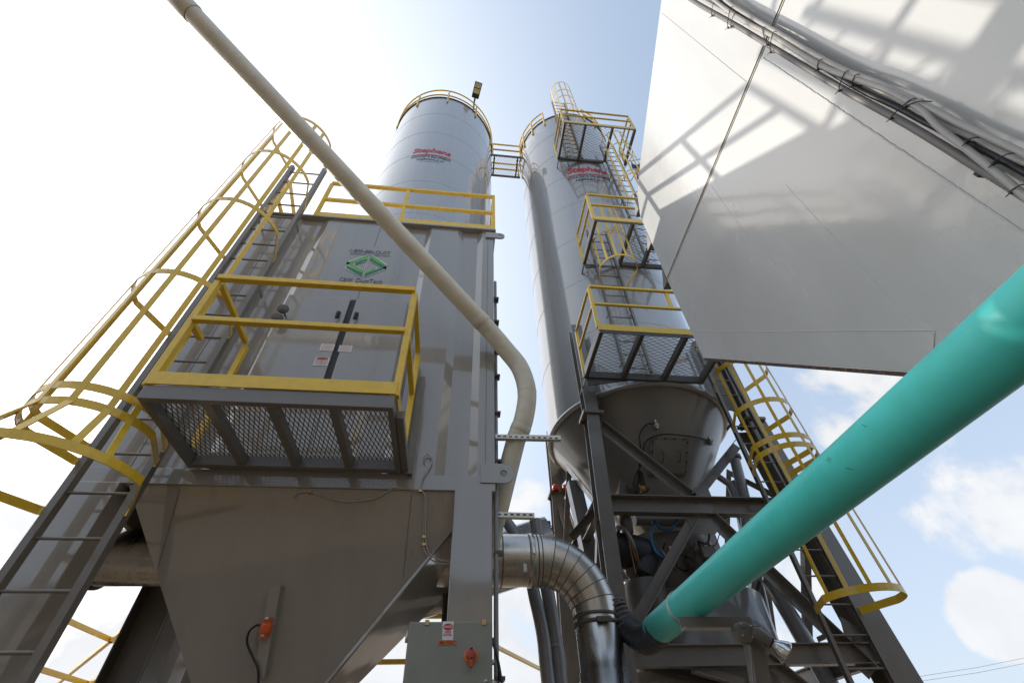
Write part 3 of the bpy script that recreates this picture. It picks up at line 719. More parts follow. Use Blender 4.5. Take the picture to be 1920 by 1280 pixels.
# aeration fittings and hoses on the cone
ft=MB(); hsx=MB()
f1=conept(1230,800); f2=conept(1331,830)
for f_ in (f1,f2): ft.lathe(f_,[(0,.1),(.03,.1),(.03,.06),(.045,.05),(.045,0)],12,axis=(-.3,-1,-.2)).tube([f_+V((-.02,-.07,-.08)),f_+V((-.02,-.07,.08))],.018,8)
obj('aeration_nozzle',ft,M['zinc'],s2_)
hsx.tube(smoothpts([f1+V((-.03,-.08,0)),conept(1210,802)+V((0,-.1,0)),conept(1196,820)+V((0,-.1,0)),conept(1195,850)+V((0,-.15,0)),at(1199,880,'y',6.1),at(1199,905,'y',6.1)]),.011,8)
hsx.tube(smoothpts([f2+V((-.03,-.08,0)),conept(1290,826)+V((0,-.12,0)),conept(1240,822)+V((0,-.12,0)),conept(1210,832)+V((0,-.12,0)),conept(1201,850)+V((0,-.14,0)),at(1200,880,'y',6.1),at(1202,905,'y',6.1)]),.011,8)
for dx_ in (-12,-4,4,9): hsx.tube([at(1199,876,'y',6.1),at(1199+dx_*.6,890,'y',6.1),at(1199+dx_,908,'y',6.0)],.01,6)
obj('air_hose',hsx,M['black'],s2_)
rim_rail('curved yellow guardrail around the rim of the narrow silo at right',C2,R2,ZS-.35,-PI*.5,-.62,4)
rim_rail('short curved yellow guardrail on the narrow silo rim behind the top platform',C2,R2,ZS-.35,.25,.8,3)
# catwalk between silos
cw=thing('catwalk','short mesh catwalk bridging the tops of the two silos','catwalk',(1.0,7.0,16.0))
yc=6.72; zc_=16.02; xa_,xb_=C1[0]+R1-.02,C2[0]-R2+.03
obj('frame',MB().box(xa_,xb_,yc-.03,yc,zc_,zc_+.12).box(xa_,xb_,yc+.70,yc+.73,zc_,zc_+.12).box(xa_+.1,xa_+.15,yc,yc+.7,zc_,zc_+.1).box(xb_-.2,xb_-.15,yc,yc+.7,zc_,zc_+.1),M['dark'],cw)
mm=MB(); mesh_panel(mm,xa_,xb_,yc,yc+.7,zc_+.1,.045,.12,'y',t=.005); obj('mesh_deck',mm,M['steel'],cw)
for yy in (yc,yc+.7):
    for zz in (.6,1.07): obj('rail',MB().beam((xa_,yy,zc_+zz),(xb_,yy,zc_+zz),.045,.045),M['yellow'],cw)
    for xx in (xa_+.06,xb_-.06): obj('post',MB().beam((xx,yy,zc_+.12),(xx,yy,zc_+1.07),.05,.05),M['yellow'],cw)
# ------------------------------------------------------------------ platforms on silo 2
def silo_platform(label,z,x0,x1,xm0,xm1,yf,yb,joists,right=True,mid_posts=(),rright=True):
    t=thing('mesh_platform',label,'platform',((x0+x1)/2,yb,z),'mesh platforms up the narrow silo')
    f=.05
    fm=MB().box(x0,x0+f,yf,yb,z-.05,z+.07)
    if right: fm.box(x1-f,x1,yf,yb,z-.05,z+.07)
    fm.box(x0+f,x1-f,yf,yf+.012,z-.05,z+.0)
    fm.box(xm0,xm1,yb-.05,yb,z-.05,z+.07)
    if xm0>x0+.1: fm.box(xm0-f,xm0,yf+.013,yb-.051,z-.05,z+.06)
    if xm1<x1-.1: fm.box(xm1,xm1+f,yf+.013,yb-.051,z-.05,z+.06)
    obj('frame',fm,M['dark'],t)
    obj('side_channel',MB().box(x0-.012,x0-.001,yf,yb,z-.05,z+.09),M['yellow'] if False else M['pvc_grey'],t)
    for x in joists: obj('joist',MB().box(x-.03,x+.03,yf+.014,yb-.052,z-.045,z+.055),M['dark'],t)
    mm=MB(); mesh_panel(mm,xm0+.02,xm1-.02,yf+.02,yb-.03,z+.062,.036,.135,'x',t=.0028,hgt=.007); obj('mesh_deck',mm,M['zincmesh'],t)
    obj('toe_board',MB().box(x0-.013,x1+.0,yf-.013,yf-.002,z-.0,z+.12),M['yellow'],t,bevel=.002)
    zt=z+1.0; zm_=z+.58
    obj('top_rail',MB().beam((x0,yf,zt),(x1,yf,zt),.045,.045),M['yellow'],t,bevel=.006)
    obj('mid_rail',MB().beam((x0+.03,yf,zm_),(x1-.03,yf,zm_),.04,.04),M['yellow'],t,bevel=.006)
    ps=[(x0,yf),(x0,yb-.05)]+([(x1,yf)] if rright else [])+[(x,yf) for x in mid_posts]+([(x1,yb-.05)] if right and rright else [])
    for x,y in ps: obj('post',MB().box(x-.025,x+.025,y-.001,y+.045,z+.07 if y<yf+.1 else z-.04,zt-.02),M['yellow'],t,bevel=.003)
    for x in (x0,)+((x1,) if right and rright else ()):
        for zz in (zt,zm_): obj('side_rail',MB().beam((x,yf+.05,zz),(x,yb-.06,zz),.04,.04),M['yellow'],t,bevel=.005)
    # curved-cut support gusset down to the shell
    obj('gusset',MB().plate([(x0+.02,yb-.02,z-.05),(x0+.75,yb-.02,z-.05),(x0+.02,yb-.02,z-.20)],(0,.015,0)).plate([(x0+.02,yb-.02,z-.05),(x0+.02,yb+.45,z-.05),(x0+.02,yb+.45,z-.02),(x0+.02,yb-.02,z+.05)],(.012,0,0)),M['dark'],t)
    return t
YF=4.30; YBk=5.30
P2_=silo_platform('lowest mesh platform on the narrow silo, just above its cone',4.70,.433*YF,3.80,.433*YF+.05,3.75,YF,YBk,(2.49,3.15),mid_posts=(),rright=False)
obj('short_post',MB().box(3.10,3.145,YF-.001,YF+.04,5.30,5.68),M['yellow'],P2_,bevel=.003)
silo_platform('middle mesh platform on the narrow silo with a ladder opening at its left',7.80,.533*YF,4.2,3.08,4.15,YF,YBk,(3.55,))
silo_platform('topmost mesh platform on the narrow silo, just under its rim',12.86,.531*YF,.994*YF,.531*YF+.05,3.6,YF,YBk,(2.87,))
ladder('caged_ladder','short caged ladder up the narrow silo from the lowest to the middle platform',.484*5.2,.566*5.2,5.2,4.77,8.9,4.83,[6.95,7.8,8.75],BARS,(M['steel'],M['yellow']),cr=.36,cd=.72,rw=.04,rd=.05,hw=.045,brackets=(5.0,6.2,7.4))
ladder('caged_ladder','caged ladder between the middle and topmost platforms, partly behind the white bin',3.66,4.07,5.2,7.86,13.9,7.95,[9.7,10.6,10.75,11.6,12.4,13.2],BARS,(M['steel'],M['yellow']),cr=.36,cd=.70,rw=.04,rd=.05,hw=.045,brackets=(9,10.5,12))
ladder('caged_ladder','pale caged ladder standing above the narrow silo rim at the very top',2.56,3.0,5.25,12.93,17.6,13.0,[14.7,15.3,16.1,16.7,17.5],BARS,(M['steel'],M['yellow']),cr=.36,cd=.70,rw=.04,rd=.05,hw=.045,brackets=(13.5,15,16.2))
# flag on the top platform
fl=thing('flag','small red and white striped flag hanging from the upper platform of the narrow silo','flag',at(1188,300,'y',4.95))
fo=at(1183,300,'y',4.95)
def flagpt(u,v):
    return fo+V((u*.42,.10*math.sin(u*6+v*2)+.05*math.sin(v*7),-v*.95-u*.25+.04*math.sin(u*9)))
rd=MB();wt=MB();bl=MB();n=10
for i in range(13):
    mbx=rd if i%2==0 else wt
    for j in range(n):
        u0,u1=i/13,(i+1)/13; v0,v1=j/n,(j+1)/n
        if j<4 and i<7: 
            bl.add([flagpt(u0,v0),flagpt(u1,v0),flagpt(u1,v1),flagpt(u0,v1)],[(0,1,2,3)]); continue
        mbx.add([flagpt(u0,v0),flagpt(u1,v0),flagpt(u1,v1),flagpt(u0,v1)],[(0,1,2,3)],True)
obj('stripes',rd,M['redink'],fl); obj('white_cloth',wt,M['sticker'],fl); obj('canton',bl,M['blue'],fl)
obj('staff',MB().tube([fo+V((-.05,0,-.1)),fo+V((.5,.0,.25))],.015,8),M['zinc'],fl)
# ------------------------------------------------------------------ tower frame
tw=thing('support_tower','braced steel tower carrying the narrow silo beside the green pipe','tower',(3.2,6.9,GROUND))
YL=5.62
def legL(z): return 1.96+(z-4.16)*.045
def legR(z): return 4.62+(3.64-z)*.085
ZL=4.14
def ileg(x0,x1,y,z0,z1):
    return MB().ibeam((x0,y,z0),(x1,y,z1),.20,.19,.013,up=(1,0,0))
obj('leg',MB().box(0,0,0,0,0,0) if False else MB().ibeam((legL(GROUND),YL,GROUND),(legL(ZL),YL,ZL),.19,.22,.014,up=(0,1,0)),M['steel'],tw)
obj('leg',MB().ibeam((legR(GROUND)+.02,YL+.06,GROUND),(legR(ZL)+.02,YL+.06,ZL),.30,.34,.016,up=(0,1,0)),M['steel'],tw)
YR=8.15
obj('leg',MB().ibeam((1.72,YR,GROUND),(1.88,YR,ZL-.0),.24,.22,.014,up=(0,1,0)),M['steel'],tw)
obj('leg',MB().ibeam((4.9,YR,GROUND),(4.6,YR,ZL-.0),.24,.22,.014,up=(0,1,0)),M['steel'],tw)
# upper silo columns and base plates
for x,y,hgt in ((1.97,5.63,2.0),(4.58,5.63,2.0),(1.88,8.15,1.4),(4.6,8.15,1.4)):
    obj('silo_column',MB().ibeam((x,y,ZL+.05),(x,y,ZL+hgt),.2,.22,.014,up=(0,1,0)).plate([(x+(.09 if x<3 else -.09),y,ZL+.2),(x+(.5 if x<3 else -.5),y+.3,ZL+.75),(x+(.5 if x<3 else -.5),y+.3,ZL+hgt),(x+(.09 if x<3 else -.09),y,ZL+hgt)],(0,.014,0)),M['steel'],s2_)
    obj('base_plate',MB().box(x-.16,x+.16,y-.16,y+.16,ZL+.002,ZL+.022).box(x-.16,x+.16,y-.16,y+.16,ZL+.025,ZL+.047),M['steel'],tw)
    mb=MB()
    for a in (-.12,.12):
        for b in (-.12,.12): mb.lathe((x+a,y+b,ZL-.03),[(0,0),(.022,0),(.022,.032)],6)
    obj('bolt',mb,M['rust'],tw)
B1=2.745;B2=1.065
obj('beam',MB().chan((legL(B1)+.1,YL-.02,B1),(legR(B1)-.1,YL-.02,B1),.12,.24,.014),M['steel'],tw)
obj('beam',MB().ibeam((legL(B2)+.1,YL-.02,B2),(legR(B2)-.1,YL-.02,B2),.12,.20,.014),M['steel'],tw)
obj('beam',MB().ibeam((1.8,YR,B1),(4.7,YR,B1),.12,.22,.014),M['steel'],tw)
for xs_,sg in ((1.86,1),(4.74,-1)):
    obj('beam',MB().ibeam((xs_,YL+.12,B1),(xs_,YR-.12,B1),.12,.22,.014),M['steel'],tw)
    obj('brace',MB().angle((xs_,YL+.1,B1+.1),(xs_,6.9,ZL-.1),.09,.09).angle((xs_,YR-.1,B1+.1),(xs_,6.95,ZL-.1),.09,.09),M['steel'],tw)
    obj('brace',MB().angle((xs_,YL+.1,B1-.15),(xs_,6.9,B2+.1),.09,.09).angle((xs_,YR-.1,.4),(xs_,6.95,B1-.15),.09,.09),M['steel'],tw)
    obj('beam',MB().ibeam((xs_,YL+.12,B2),(xs_,YR-.12,B2),.12,.2,.014),M['steel'],tw)
def yl(px,py,d=0): return at(px,py,'y',YL+d)
obj('brace',MB().angle(yl(1126,796,-.03),yl(1300,934,-.03),.13,.11,.012,up=(0,-1,0)),M['steel'],tw)
obj('brace',MB().angle(yl(1302,934,-.03),yl(1384,832,-.03),.13,.11,.012,up=(0,-1,0)),M['steel'],tw)
obj('brace',MB().angle(yl(1301,970,-.03),yl(1188,1172,-.03),.12,.10,.012,up=(0,-1,0)),M['steel'],tw)
obj('brace',MB().angle(yl(1330,965,-.03),yl(1640,1262,-.03),.14,.11,.012,up=(0,-1,0)),M['steel'],tw)
obj('brace',MB().angle(yl(1400,1280,-.03),yl(1300,1250,-.03),.1,.1,.012,up=(0,-1,0)).angle(yl(1440,1235,-.03),yl(1520,1300,-.03),.12,.1,.012,up=(0,-1,0)),M['steel'],tw)
obj('gusset_plate',MB().plate([yl(1276,932),yl(1274,902),yl(1300,915),yl(1325,908),yl(1335,932)],(0,.014,0)),M['steel'],tw)
obj('gusset_plate',MB().plate([yl(1286,968),yl(1366,968),yl(1342,1000),yl(1300,1000)],(0,.014,0)),M['steel'],tw)
obj('gusset_plate',MB().plate([yl(1575,1155),yl(1618,1180),yl(1635,1212),yl(1590,1210)],(0,.014,0)),M['steel'],tw)
# small posts and dark columns seen behind, between the legs
obj('post',MB().box(2.95,3.02,7.2,7.27,B2,B1),M['steel'],tw)
for pxa,pya,pxb,pyb,yy,w in ((1075,905,1110,1060,6.6,.20),(1418,1070,1400,1210,6.6,.13),):
    obj('post',MB().beam(at(pxa,pya,'y',yy),at(pxb,pyb,'y',yy),w,w,up=(0,1,0)),M['steel'],tw)
# braces at the left rear leg
obj('brace',MB().angle(at(1052,940,'y',8.0),at(1085,1040,'y',7.6),.16,.14,.014,up=(0,-1,0)),M['steel'],tw)
obj('brace',MB().angle(at(1070,1010,'y',6.2),at(1122,950,'y',5.8),.10,.10,.012,up=(0,-1,0)),M['steel'],tw)
obj('brace',MB().angle(at(1090,1000,'y',7.0),at(1075,1030,'y',7.0),.10,.10,.012,up=(0,-1,0)),M['steel'],tw)
# red caps
rc=thing('beacon','pair of small red caps on the rear leg of the silo tower','cap',at(1050,920,'y',8.0))
for px in (1042,1061):
    c=at(px,917,'y',7.95); obj('cap',MB().lathe(c,[(0,.09),(.05,.085),(.07,.05),(.07,0),(.05,-.03)],16),M['red'],rc)
# right caged ladder
ladder('caged_ladder','grey ladder in a yellow cage in front of the silo tower, below the white bin',4.09,4.515,5.42,GROUND,5.7,GROUND+.11,[(1.44,.02),3.13,3.27,3.85,4.62,5.5],BARS,(M['steel'],M['yellow']),cr=.41,cd=.80,rw=.045,rd=.06,bend0=.012,bend1=.035,zref=3.6,hw=.075,brackets=(1.2,2.6,4.0))
# sloping grey pipes between the legs on the right
for a,b,r_,yy,lab in (((1380,905),(1432,1160),.10,6.9,'grey pipe leaning behind the tower, left of the caged ladder'),((1442,1085),(1560,1290),.11,6.6,'thick grey pipe sloping between the tower legs under the green pipe')):
    obj('service_pipe',MB().tube([at(*a,'y',yy),at(*b,'y',yy-.1)],r_,16),M['pipe_grey'],label=lab,cat='pipe',group='grey pipes inside the tower')
obj('service_pipe',MB().tube(smoothpts([conept(1330,870)+V((0,.3,-.05)),at(1326,884,'y',6.7),at(1368,908,'y',6.6),at(1382,950,'y',6.6),at(1402,1010,'y',6.6)],2),.055,12),M['pipe_grey'],label='small cranked grey pipe leaving the cone toward the ladder',cat='pipe',group='grey pipes inside the tower')
pv=thing('service_pipe','upright grey pipe with a clamped flange beside the right leg of the tower','pipe',at(1388,940,'y',6.4),'grey pipes inside the tower')
obj('pipe',MB().tube([at(1378,862,'y',6.5),at(1398,940,'y',6.5),at(1402,1030,'y',6.5)],.085,14),M['pipe_grey'],pv)
obj('flange',MB().lathe(at(1376,858,'y',6.5),[(.085,-.03),(.12,-.03),(.12,.03),(.06,.04)],14),M['beige'],pv)
for px in ((1411,1080),(1418,1150)): pass
obj('cable_drop',MB().tube(smoothpts([at(1424,1090,'y',6.3),at(1416,1120,'y',6.3),at(1416,1160,'y',6.2),at(1424,1190,'y',6.2),at(1432,1230,'y',6.2)]),.03,8),M['black'],label='thick black cable hanging under the green pipe',cat='cable')
# ------------------------------------------------------------------ equipment under the cone
cx,cy=C2
vv=thing('butterfly_valve','grey discharge valve with pneumatic actuator clamped under the silo cone','valve',(cx,cy,2.1))
obj('body',MB().lathe((cx,cy,0),[(.36,2.52),(.46,2.50),(.46,2.44),(.38,2.43),(.40,2.2),(.46,2.18),(.46,2.1),(.35,2.1)],36),M['steel'],vv)
a=at(1178,916,'y',6.25); b=at(1266,916,'y',6.25)
ac=obj('actuator',MB().lathe(a,[(0,0),(.085,0),(.085,.09),(.06,.1),(.06,.55),(.085,.56),(.085,.66),(.05,.68),(.05,.8),(.0,.8)],20,axis=(b-a)),M['dark'],vv)
obj('actuator_label',MB().lathe(a+(b-a).normalized()*.16,[(.0,0),(.062,0),(.062,.10),(0,.10)],20,axis=(b-a)),M['brass'],ac)
obj('actuator_rod',MB().tube([b,b+(b-a)*.5],.025,8),M['rust'],ac)
obj('control_box',MB().plate([at(1160,928,'y',6.3),at(1166,872,'y',6.3),at(1176,880,'y',6.3),at(1180,928,'y',6.3)],(0,.25,0)),M['beige'],vv)
hopd=thing('weigh_hopper','grey round weigh hopper with cone hanging below the silo valve','hopper',(cx,cy,1.0))
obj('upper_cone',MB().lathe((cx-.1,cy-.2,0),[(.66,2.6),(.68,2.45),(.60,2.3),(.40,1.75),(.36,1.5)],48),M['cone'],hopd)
obj('drum',MB().lathe((cx+.05,cy,0),[(0,1.9),(1.05,1.86),(1.05,.6),(.5,0),(0,0)],56),M['steel'],hopd)
p=at(1190,975,'y',6.0);q=at(1292,978,'y',6.0)
obj('cross_tube',MB().tube([p,q],.07,14),M['steel'],hopd)
obj('rib',MB().beam(at(1205,1000,'y',5.95),at(1240,1045,'y',5.85),.16,.02,up=(0,-1,0)),M['steel'],hopd)
be=thing('rubber_duct','black rubber duct elbow with pale flange left of the weigh hopper','duct',at(1200,1050,'y',5.9))
obj('elbow',MB().tube(smoothpts([at(1150,1030,'y',5.95),at(1190,1036,'y',5.95),at(1215,1050,'y',5.95),at(1205,1085,'y',5.95)],6),.22,24),M['black'],be)
obj('flange',MB().lathe(at(1172,1022,'y',5.9),[(.2,0),(.26,.0),(.26,.04),(.2,.04)],28,axis=(1,-.1,.3)),M['steel'],be)
obj('sleeve',MB().lathe(at(1208,1100,'y',5.95),[(.235,.05),(.25,0),(.26,-.35)],28),M['dark'],be)
mo=thing('gear_motor','dark gear motor with red cap among hoses under the silo','motor',at(1290,1055,'y',6.0))
c=at(1295,1052,'y',5.95)
obj('housing',MB().lathe(c,[(0,-.02),(.12,0),(.13,.08),(.13,.4),(.1,.45),(0,.46)],24,axis=(1,.2,.1)).box(c.x+.1,c.x+.35,c.y-.15,c.y+.1,c.z-.22,c.z-.1),M['dark'],mo)
obj('red_cap',MB().lathe(at(1263,1030,'y',5.7),[(0,.05),(.045,.04),(.055,0),(.05,-.04)],14),M['red'],mo)
obj('terminal_box',MB().box(c.x+.1,c.x+.28,c.y-.2,c.y-.05,c.z-.02,c.z+.12),M['beige'],mo,bevel=.01)
bh=MB().tube(smoothpts([at(1226,978,'y',5.75),at(1222,1000,'y',5.75),at(1222,1015,'y',5.75),at(1230,1035,'y',5.7),at(1248,1048,'y',5.7)]),.020,8)
bh.tube(smoothpts([at(1226,975,'y',5.75),at(1240,990,'y',5.72),at(1258,990,'y',5.72),at(1270,974,'y',5.75)]),.020,8)
obj('air_hose',bh,M['blue'],label='blue air hose looping under the tower beam',cat='hose')
# chain hoist
ch=thing('hoist_chain','rusty chain hanging from a small hoist beside the rubber duct','chain',at(1190,1050,'y',5.7))
obj('hoist_body',MB().lathe(at(1175,985,'y',5.75),[(0,.2),(.07,.18),(.085,.05),(.07,-.1),(0,-.12)],14),M['dark'],ch)
pa,pb_=at(1178,992,'y',5.7),at(1200,1060,'y',5.65); cm=MB(); nL=26
for i in range(nL):
    c=pa.lerp(pb_,(i+.5)/nL); d=(pb_-pa).normalized(); L_=(pb_-pa).length/nL*.75
    s_=V((1,0,0)) if i%2 else V((0,1,0)); pts=[c+d*(L_*math.cos(2*PI*k/10))+s_*(.016*math.sin(2*PI*k/10)) for k in range(11)]
    cm.tube(pts,.005,5,caps=False)
obj('chain',cm,M['rust'],ch)
obj('rod',MB().tube([at(1174,990,'y',5.68),at(1192,1075,'y',5.62)],.008,8),M['rust'],ch)
hh_=MB()
for i in range(34):
    a=at(random.uniform(1170,1330),random.uniform(1005,1060),'y',random.uniform(5.8,6.3)); b=a+V((random.uniform(-.3,.3),random.uniform(-.1,.2),random.uniform(-.25,.2))); m_=(a+b)/2+V((0,0,-.12))
    hh_.tube(smoothpts([a,m_,b],5),random.uniform(.006,.014),6)
obj('hose_bundle',hh_,M['black'],label='tangle of black hoses and wires under the silo cone',cat='hoses',kind='stuff')
cb=MB()
pts=smoothpts([at(1190,1236,'y',6.1),at(1262,1254,'y',6.0),at(1300,1264,'y',5.9),at(1350,1285,'y',5.8),at(1400,1310,'y',5.8)],10)
cb.tube(pts,[.075+.008*(i%2) for i in range(len(pts))],14)
obj('corrugated_hose',cb,M['black'],label='thick black ribbed hose below the lower tower beam',cat='hose')
# cluster of dark junction things by duct
jb=MB().box(1.42,1.52,5.0,5.1,.85,1.0)
for i in range(7):
    a=at(random.uniform(1082,1098),random.uniform(1130,1200),'y',5.2); jb.tube(smoothpts([a,a+V((.03,0,-.15)),a+V((-.03,.05,-.35))],4),.012,6)
obj('wiring_cluster',jb,M['black'],label='black wiring hanging beside the vertical duct and tower leg',cat='wires')
# bird nest / wire bundle
nb=MB(); base=at(1024,1000,'y',6.5)
for i in range(30):
    a=base+V((random.uniform(-.07,.07),random.uniform(-.07,.07),random.uniform(-.12,.12)))
    nb.tube(smoothpts([a,a+V((random.uniform(-.1,.1),0,random.uniform(-.05,.1))),a+V((random.uniform(-.14,.08),0,random.uniform(-.1,.1)))],3),.006,4)
nb.tube([base+V((.04,0,-.5)),base+V((.05,0,.18))],.03,8)
obj('wire_coil',nb,M['rust'],label='rusty coil of wire on a stub post above the duct elbow',cat='wire coil')
# ------------------------------------------------------------------ green pipe
gpz=.90; gx=1.55; gr_=.1075
gt=thing('green_pipe','large green PVC pipe running overhead past the tower under the white bin','pipe',(gx,2.0,gpz-gr_))
obj('pipe',MB().tube([(gx,3.30,gpz),(gx,-2.5,gpz+.0)],gr_,48),M['green'],gt)
obj('end_coupling',MB().lathe((gx-.003,3.86,gpz),[(gr_*.9,0),(gr_*.985,0),(gr_*.985,-.6)],48,axis=(0,1,0)),M['green'],gt)
w1=[V((gx+math.cos(t*PI/12)*(gr_+.003),3.30+.02*math.sin(t*PI/12),gpz+math.sin(t*PI/12)*(gr_+.003))) for t in range(25)]
obj('wire_tie',MB().tube(w1,.005,6,caps=False).tube([p+V((0,.022,0)) for p in w1],.004,6,caps=False),M['zinc'],gt)
sc2=MB()
for px,py in ((1625,800),(1560,862),(1556,866),(1600,880)):
    w=RM@V((px-960,640-py,-FPX)); # on the pipe surface
    t0=None
    for i in range(300):
        q=w*( (i*.012+.5)/w.y )
        if math.hypot(q.x-gx,q.z-gpz)<=gr_+.002: t0=q;break
    if t0: 
        n_=V((t0.x-gx,0,t0.z-gpz)).normalized(); q=V((gx,t0.y,gpz))+n_*(gr_+.001)
        sc2.tube([q+V((0,0,0)),q+V((n_.z*.02,.012,-n_.x*.02))],.0012,4)
obj('scuff_mark',sc2,M['dark'],gt)
rs=thing('rubber_sleeve','black rubber elbow at the lower end of the green pipe','hose',(gx-.05,4.1,.75))
sp=smoothpts([(gx-.005,3.75,gpz-.005),(gx-.01,3.95,gpz-.02),(gx-.03,4.12,gpz),(gx-.08,4.25,gpz+.10),(gx-.16,4.32,gpz+.26)],8)
obj('elbow',MB().tube(sp,[.1+.003*(i%3) for i in range(len(sp))],28),M['black'],rs)
mb=MB()
for i in range(6):
    z=gpz+.12+i*.035; mb.lathe((gx-.10-i*.012,4.27+i*.008,z),[(.098,0),(.104,.006),(.104,.012),(.098,.018)],20,axis=(-.35,.15,1))
obj('tape_wrap',mb,M['dark'],rs)
# bracket under green pipe + lamp
br=thing('pipe_bracket','grey steel bracket holding up the green pipe','bracket',(1.75,3.05,GROUND))
zb2=gpz-gr_-.03
obj('arm',MB().angle((1.40,3.06,zb2-.008),(1.87,3.06,zb2-.008),.075,.075,.008,up=(0,0,1)),M['steel'],br)
obj('post',MB().angle((1.83,3.06,zb2-.05),(1.70,3.06,0.1),.085,.085,.008,up=(0,1,0)),M['steel'],br)
obj('post',MB().angle((1.84,3.14,zb2-.02),(1.84,3.14,-1.6),.05,.07,.007,up=(0,1,0)),M['steel'],br)
yj=2.98
fl_=thing('outdoor_lamp','silver cone spotlight on a round beige junction box under the green pipe','lamp',at(1402,1190,'y',yj))
jc=at(1397,1183,'y',yj)
obj('junction_box',MB().lathe(jc+V((0,.05,0)),[(0,.075),(.05,.07),(.058,.05),(.058,0),(.05,-.01),(0,-.01)],28,axis=(-.1,-1,-.15)).lathe(jc+V((-.02,-.02,.02)),[(0,.02),(.01,.02),(.01,0)],10,axis=(0,-1,0)),M['beige'],fl_,bevel=.003)
l0=at(1412,1182,'y',yj-.03); l1=at(1443,1201,'y',yj-.03); l2=at(1470,1220,'y',yj-.03)
for t_ in range(4):
    a_=t_*PI/2+.6; q_=jc+V((.042*math.cos(a_),-.02,.042*math.sin(a_))); obj('screw',MB().lathe(q_,[(0,.008),(.005,.007),(.006,0)],8,axis=(-.1,-1,-.15)),M['zinc'],fl_)
obj('socket',MB().tube([l0,l0.lerp(l1,.25),l1],[.026,.034,.030],20),M['beige'],fl_)
obj('collar',MB().tube([l1,l1+(l2-l1)*.15],.028,20),M['black'],fl_)
dl=(l2-l1).normalized(); Ln=(l2-l1).length
obj('bulb',MB().lathe(l1+dl*.005,[(.022,0),(.022,Ln*.18),(.028,Ln*.3),(.046,Ln*.62),(.060,Ln*.95),(.062,Ln*1.05),(.058,Ln*1.07),(0,Ln*1.1)],32,axis=dl),M['mirror'],fl_)
obj('stem',MB().tube([at(1405,1210,'y',yj),at(1409,1235,'y',yj),at(1414,1300,'y',yj)],.010,10),M['steel'],fl_)
# ------------------------------------------------------------------ white bin
WN=V((1,-.05,.05)).normalized()
def W(y,z,d=0): 
    return V((2.1+.05*y-.05*z,y,z))-WN*d
wb=thing('storage_bin','huge white painted steel bin overhead with chamfered edges and a rusty joint','bin',(3,.5,1.0))
def seamz(y): return 3.62+.073*y
off=V((3.0,-.15,.15))
lowp=[W(2.78,2.752),W(1.20,1.165),W(-1.6,1.165),W(-2.9,2.7),W(-2.9,seamz(-2.9)-.012),W(2.72,seamz(2.72)-.012)]
upp=[W(2.72,seamz(2.72)+.012),W(-2.9,seamz(-2.9)+.012),W(-2.9,4.9),W(-1.2,5.95),W(.66,5.907),W(2.16,5.342),W(2.474,5.175),W(2.62,4.92)]
def panel(P):
    n=len(P); vs=P+[p+off for p in P]
    return MB().add(vs,[tuple(range(n)),tuple(range(n,2*n))[::-1]]+[(i,(i+1)%n,n+(i+1)%n,n+i) for i in range(n)])
obj('lower_wall',panel(lowp),M['white'],wb,bevel=.004)
obj('upper_wall',panel(upp),M['white'],wb,bevel=.004)
obj('joint_seal',MB().prof(W(2.715,seamz(2.715),-.006),W(-2.9,seamz(-2.9),-.006),[(-.006,-.013),(.006,-.013),(.006,.013),(-.006,.013)]),M['seal'],wb)
cm=MB()
for dz_ in (-.0125,.0125):
    cm.prof(W(2.715,seamz(2.715)+dz_,.001),W(-2.9,seamz(-2.9)+dz_,.001),[(-.004,-.003),(.004,-.003),(.004,.003),(-.004,.003)])
obj('joint_lip',cm,M['caulk'],wb)
obj('bottom_edge_strip',MB().plate([W(2.78,2.75,.002),W(1.20,1.163,.002),W(1.20,1.13,.002),W(2.76,2.70,.002)],V((.05,.0,0))),M['seal'],wb)
for y,z in ((2.575,5.10),(2.665,4.50),(2.725,3.86)):
    obj('stiffener_end',MB().plate([W(y,z+.16,-.01),W(y+.02,z-.05,-.01),W(y+.14,z-.03,-.01)],V((2.8,-.14,.14))),M['steel'],wb)
# weld beads (wavy)
def bead(y0,z0,y1,z1,w,amp,n,name='weld_bead'):
    pts=[]
    for i in range(n+1):
        t=i/n; y=y0+(y1-y0)*t; z=z0+(z1-z0)*t
        j=random.uniform(-amp,amp)
        pts.append(W(y+(j if abs(z1-z0)>abs(y1-y0) else 0),z+(0 if abs(z1-z0)>abs(y1-y0) else j),w*.15))
    return MB().tube(pts,w*.5,6)
wbd=MB(); 
for a in (bead(.65,3.62,.71,1.42,.009,.0020,150),bead(.83,3.72,.76,5.8,.006,.001,60),bead(2.75,3.06,1.2,1.44,.005,.0006,30),bead(1.21,1.435,1.31,1.35,.007,.0006,8),bead(1.61,3.65,1.65,2.9,.003,.0004,20),bead(1.18,2.8,1.25,1.55,.003,.0004,20)):
    n0=len(wbd.v); wbd.v+=a.v; wbd.f+=[tuple(i+n0 for i in f) for f in a.f]; wbd.sm+=a.sm
obj('weld_bead',wbd,M['white'],wb)
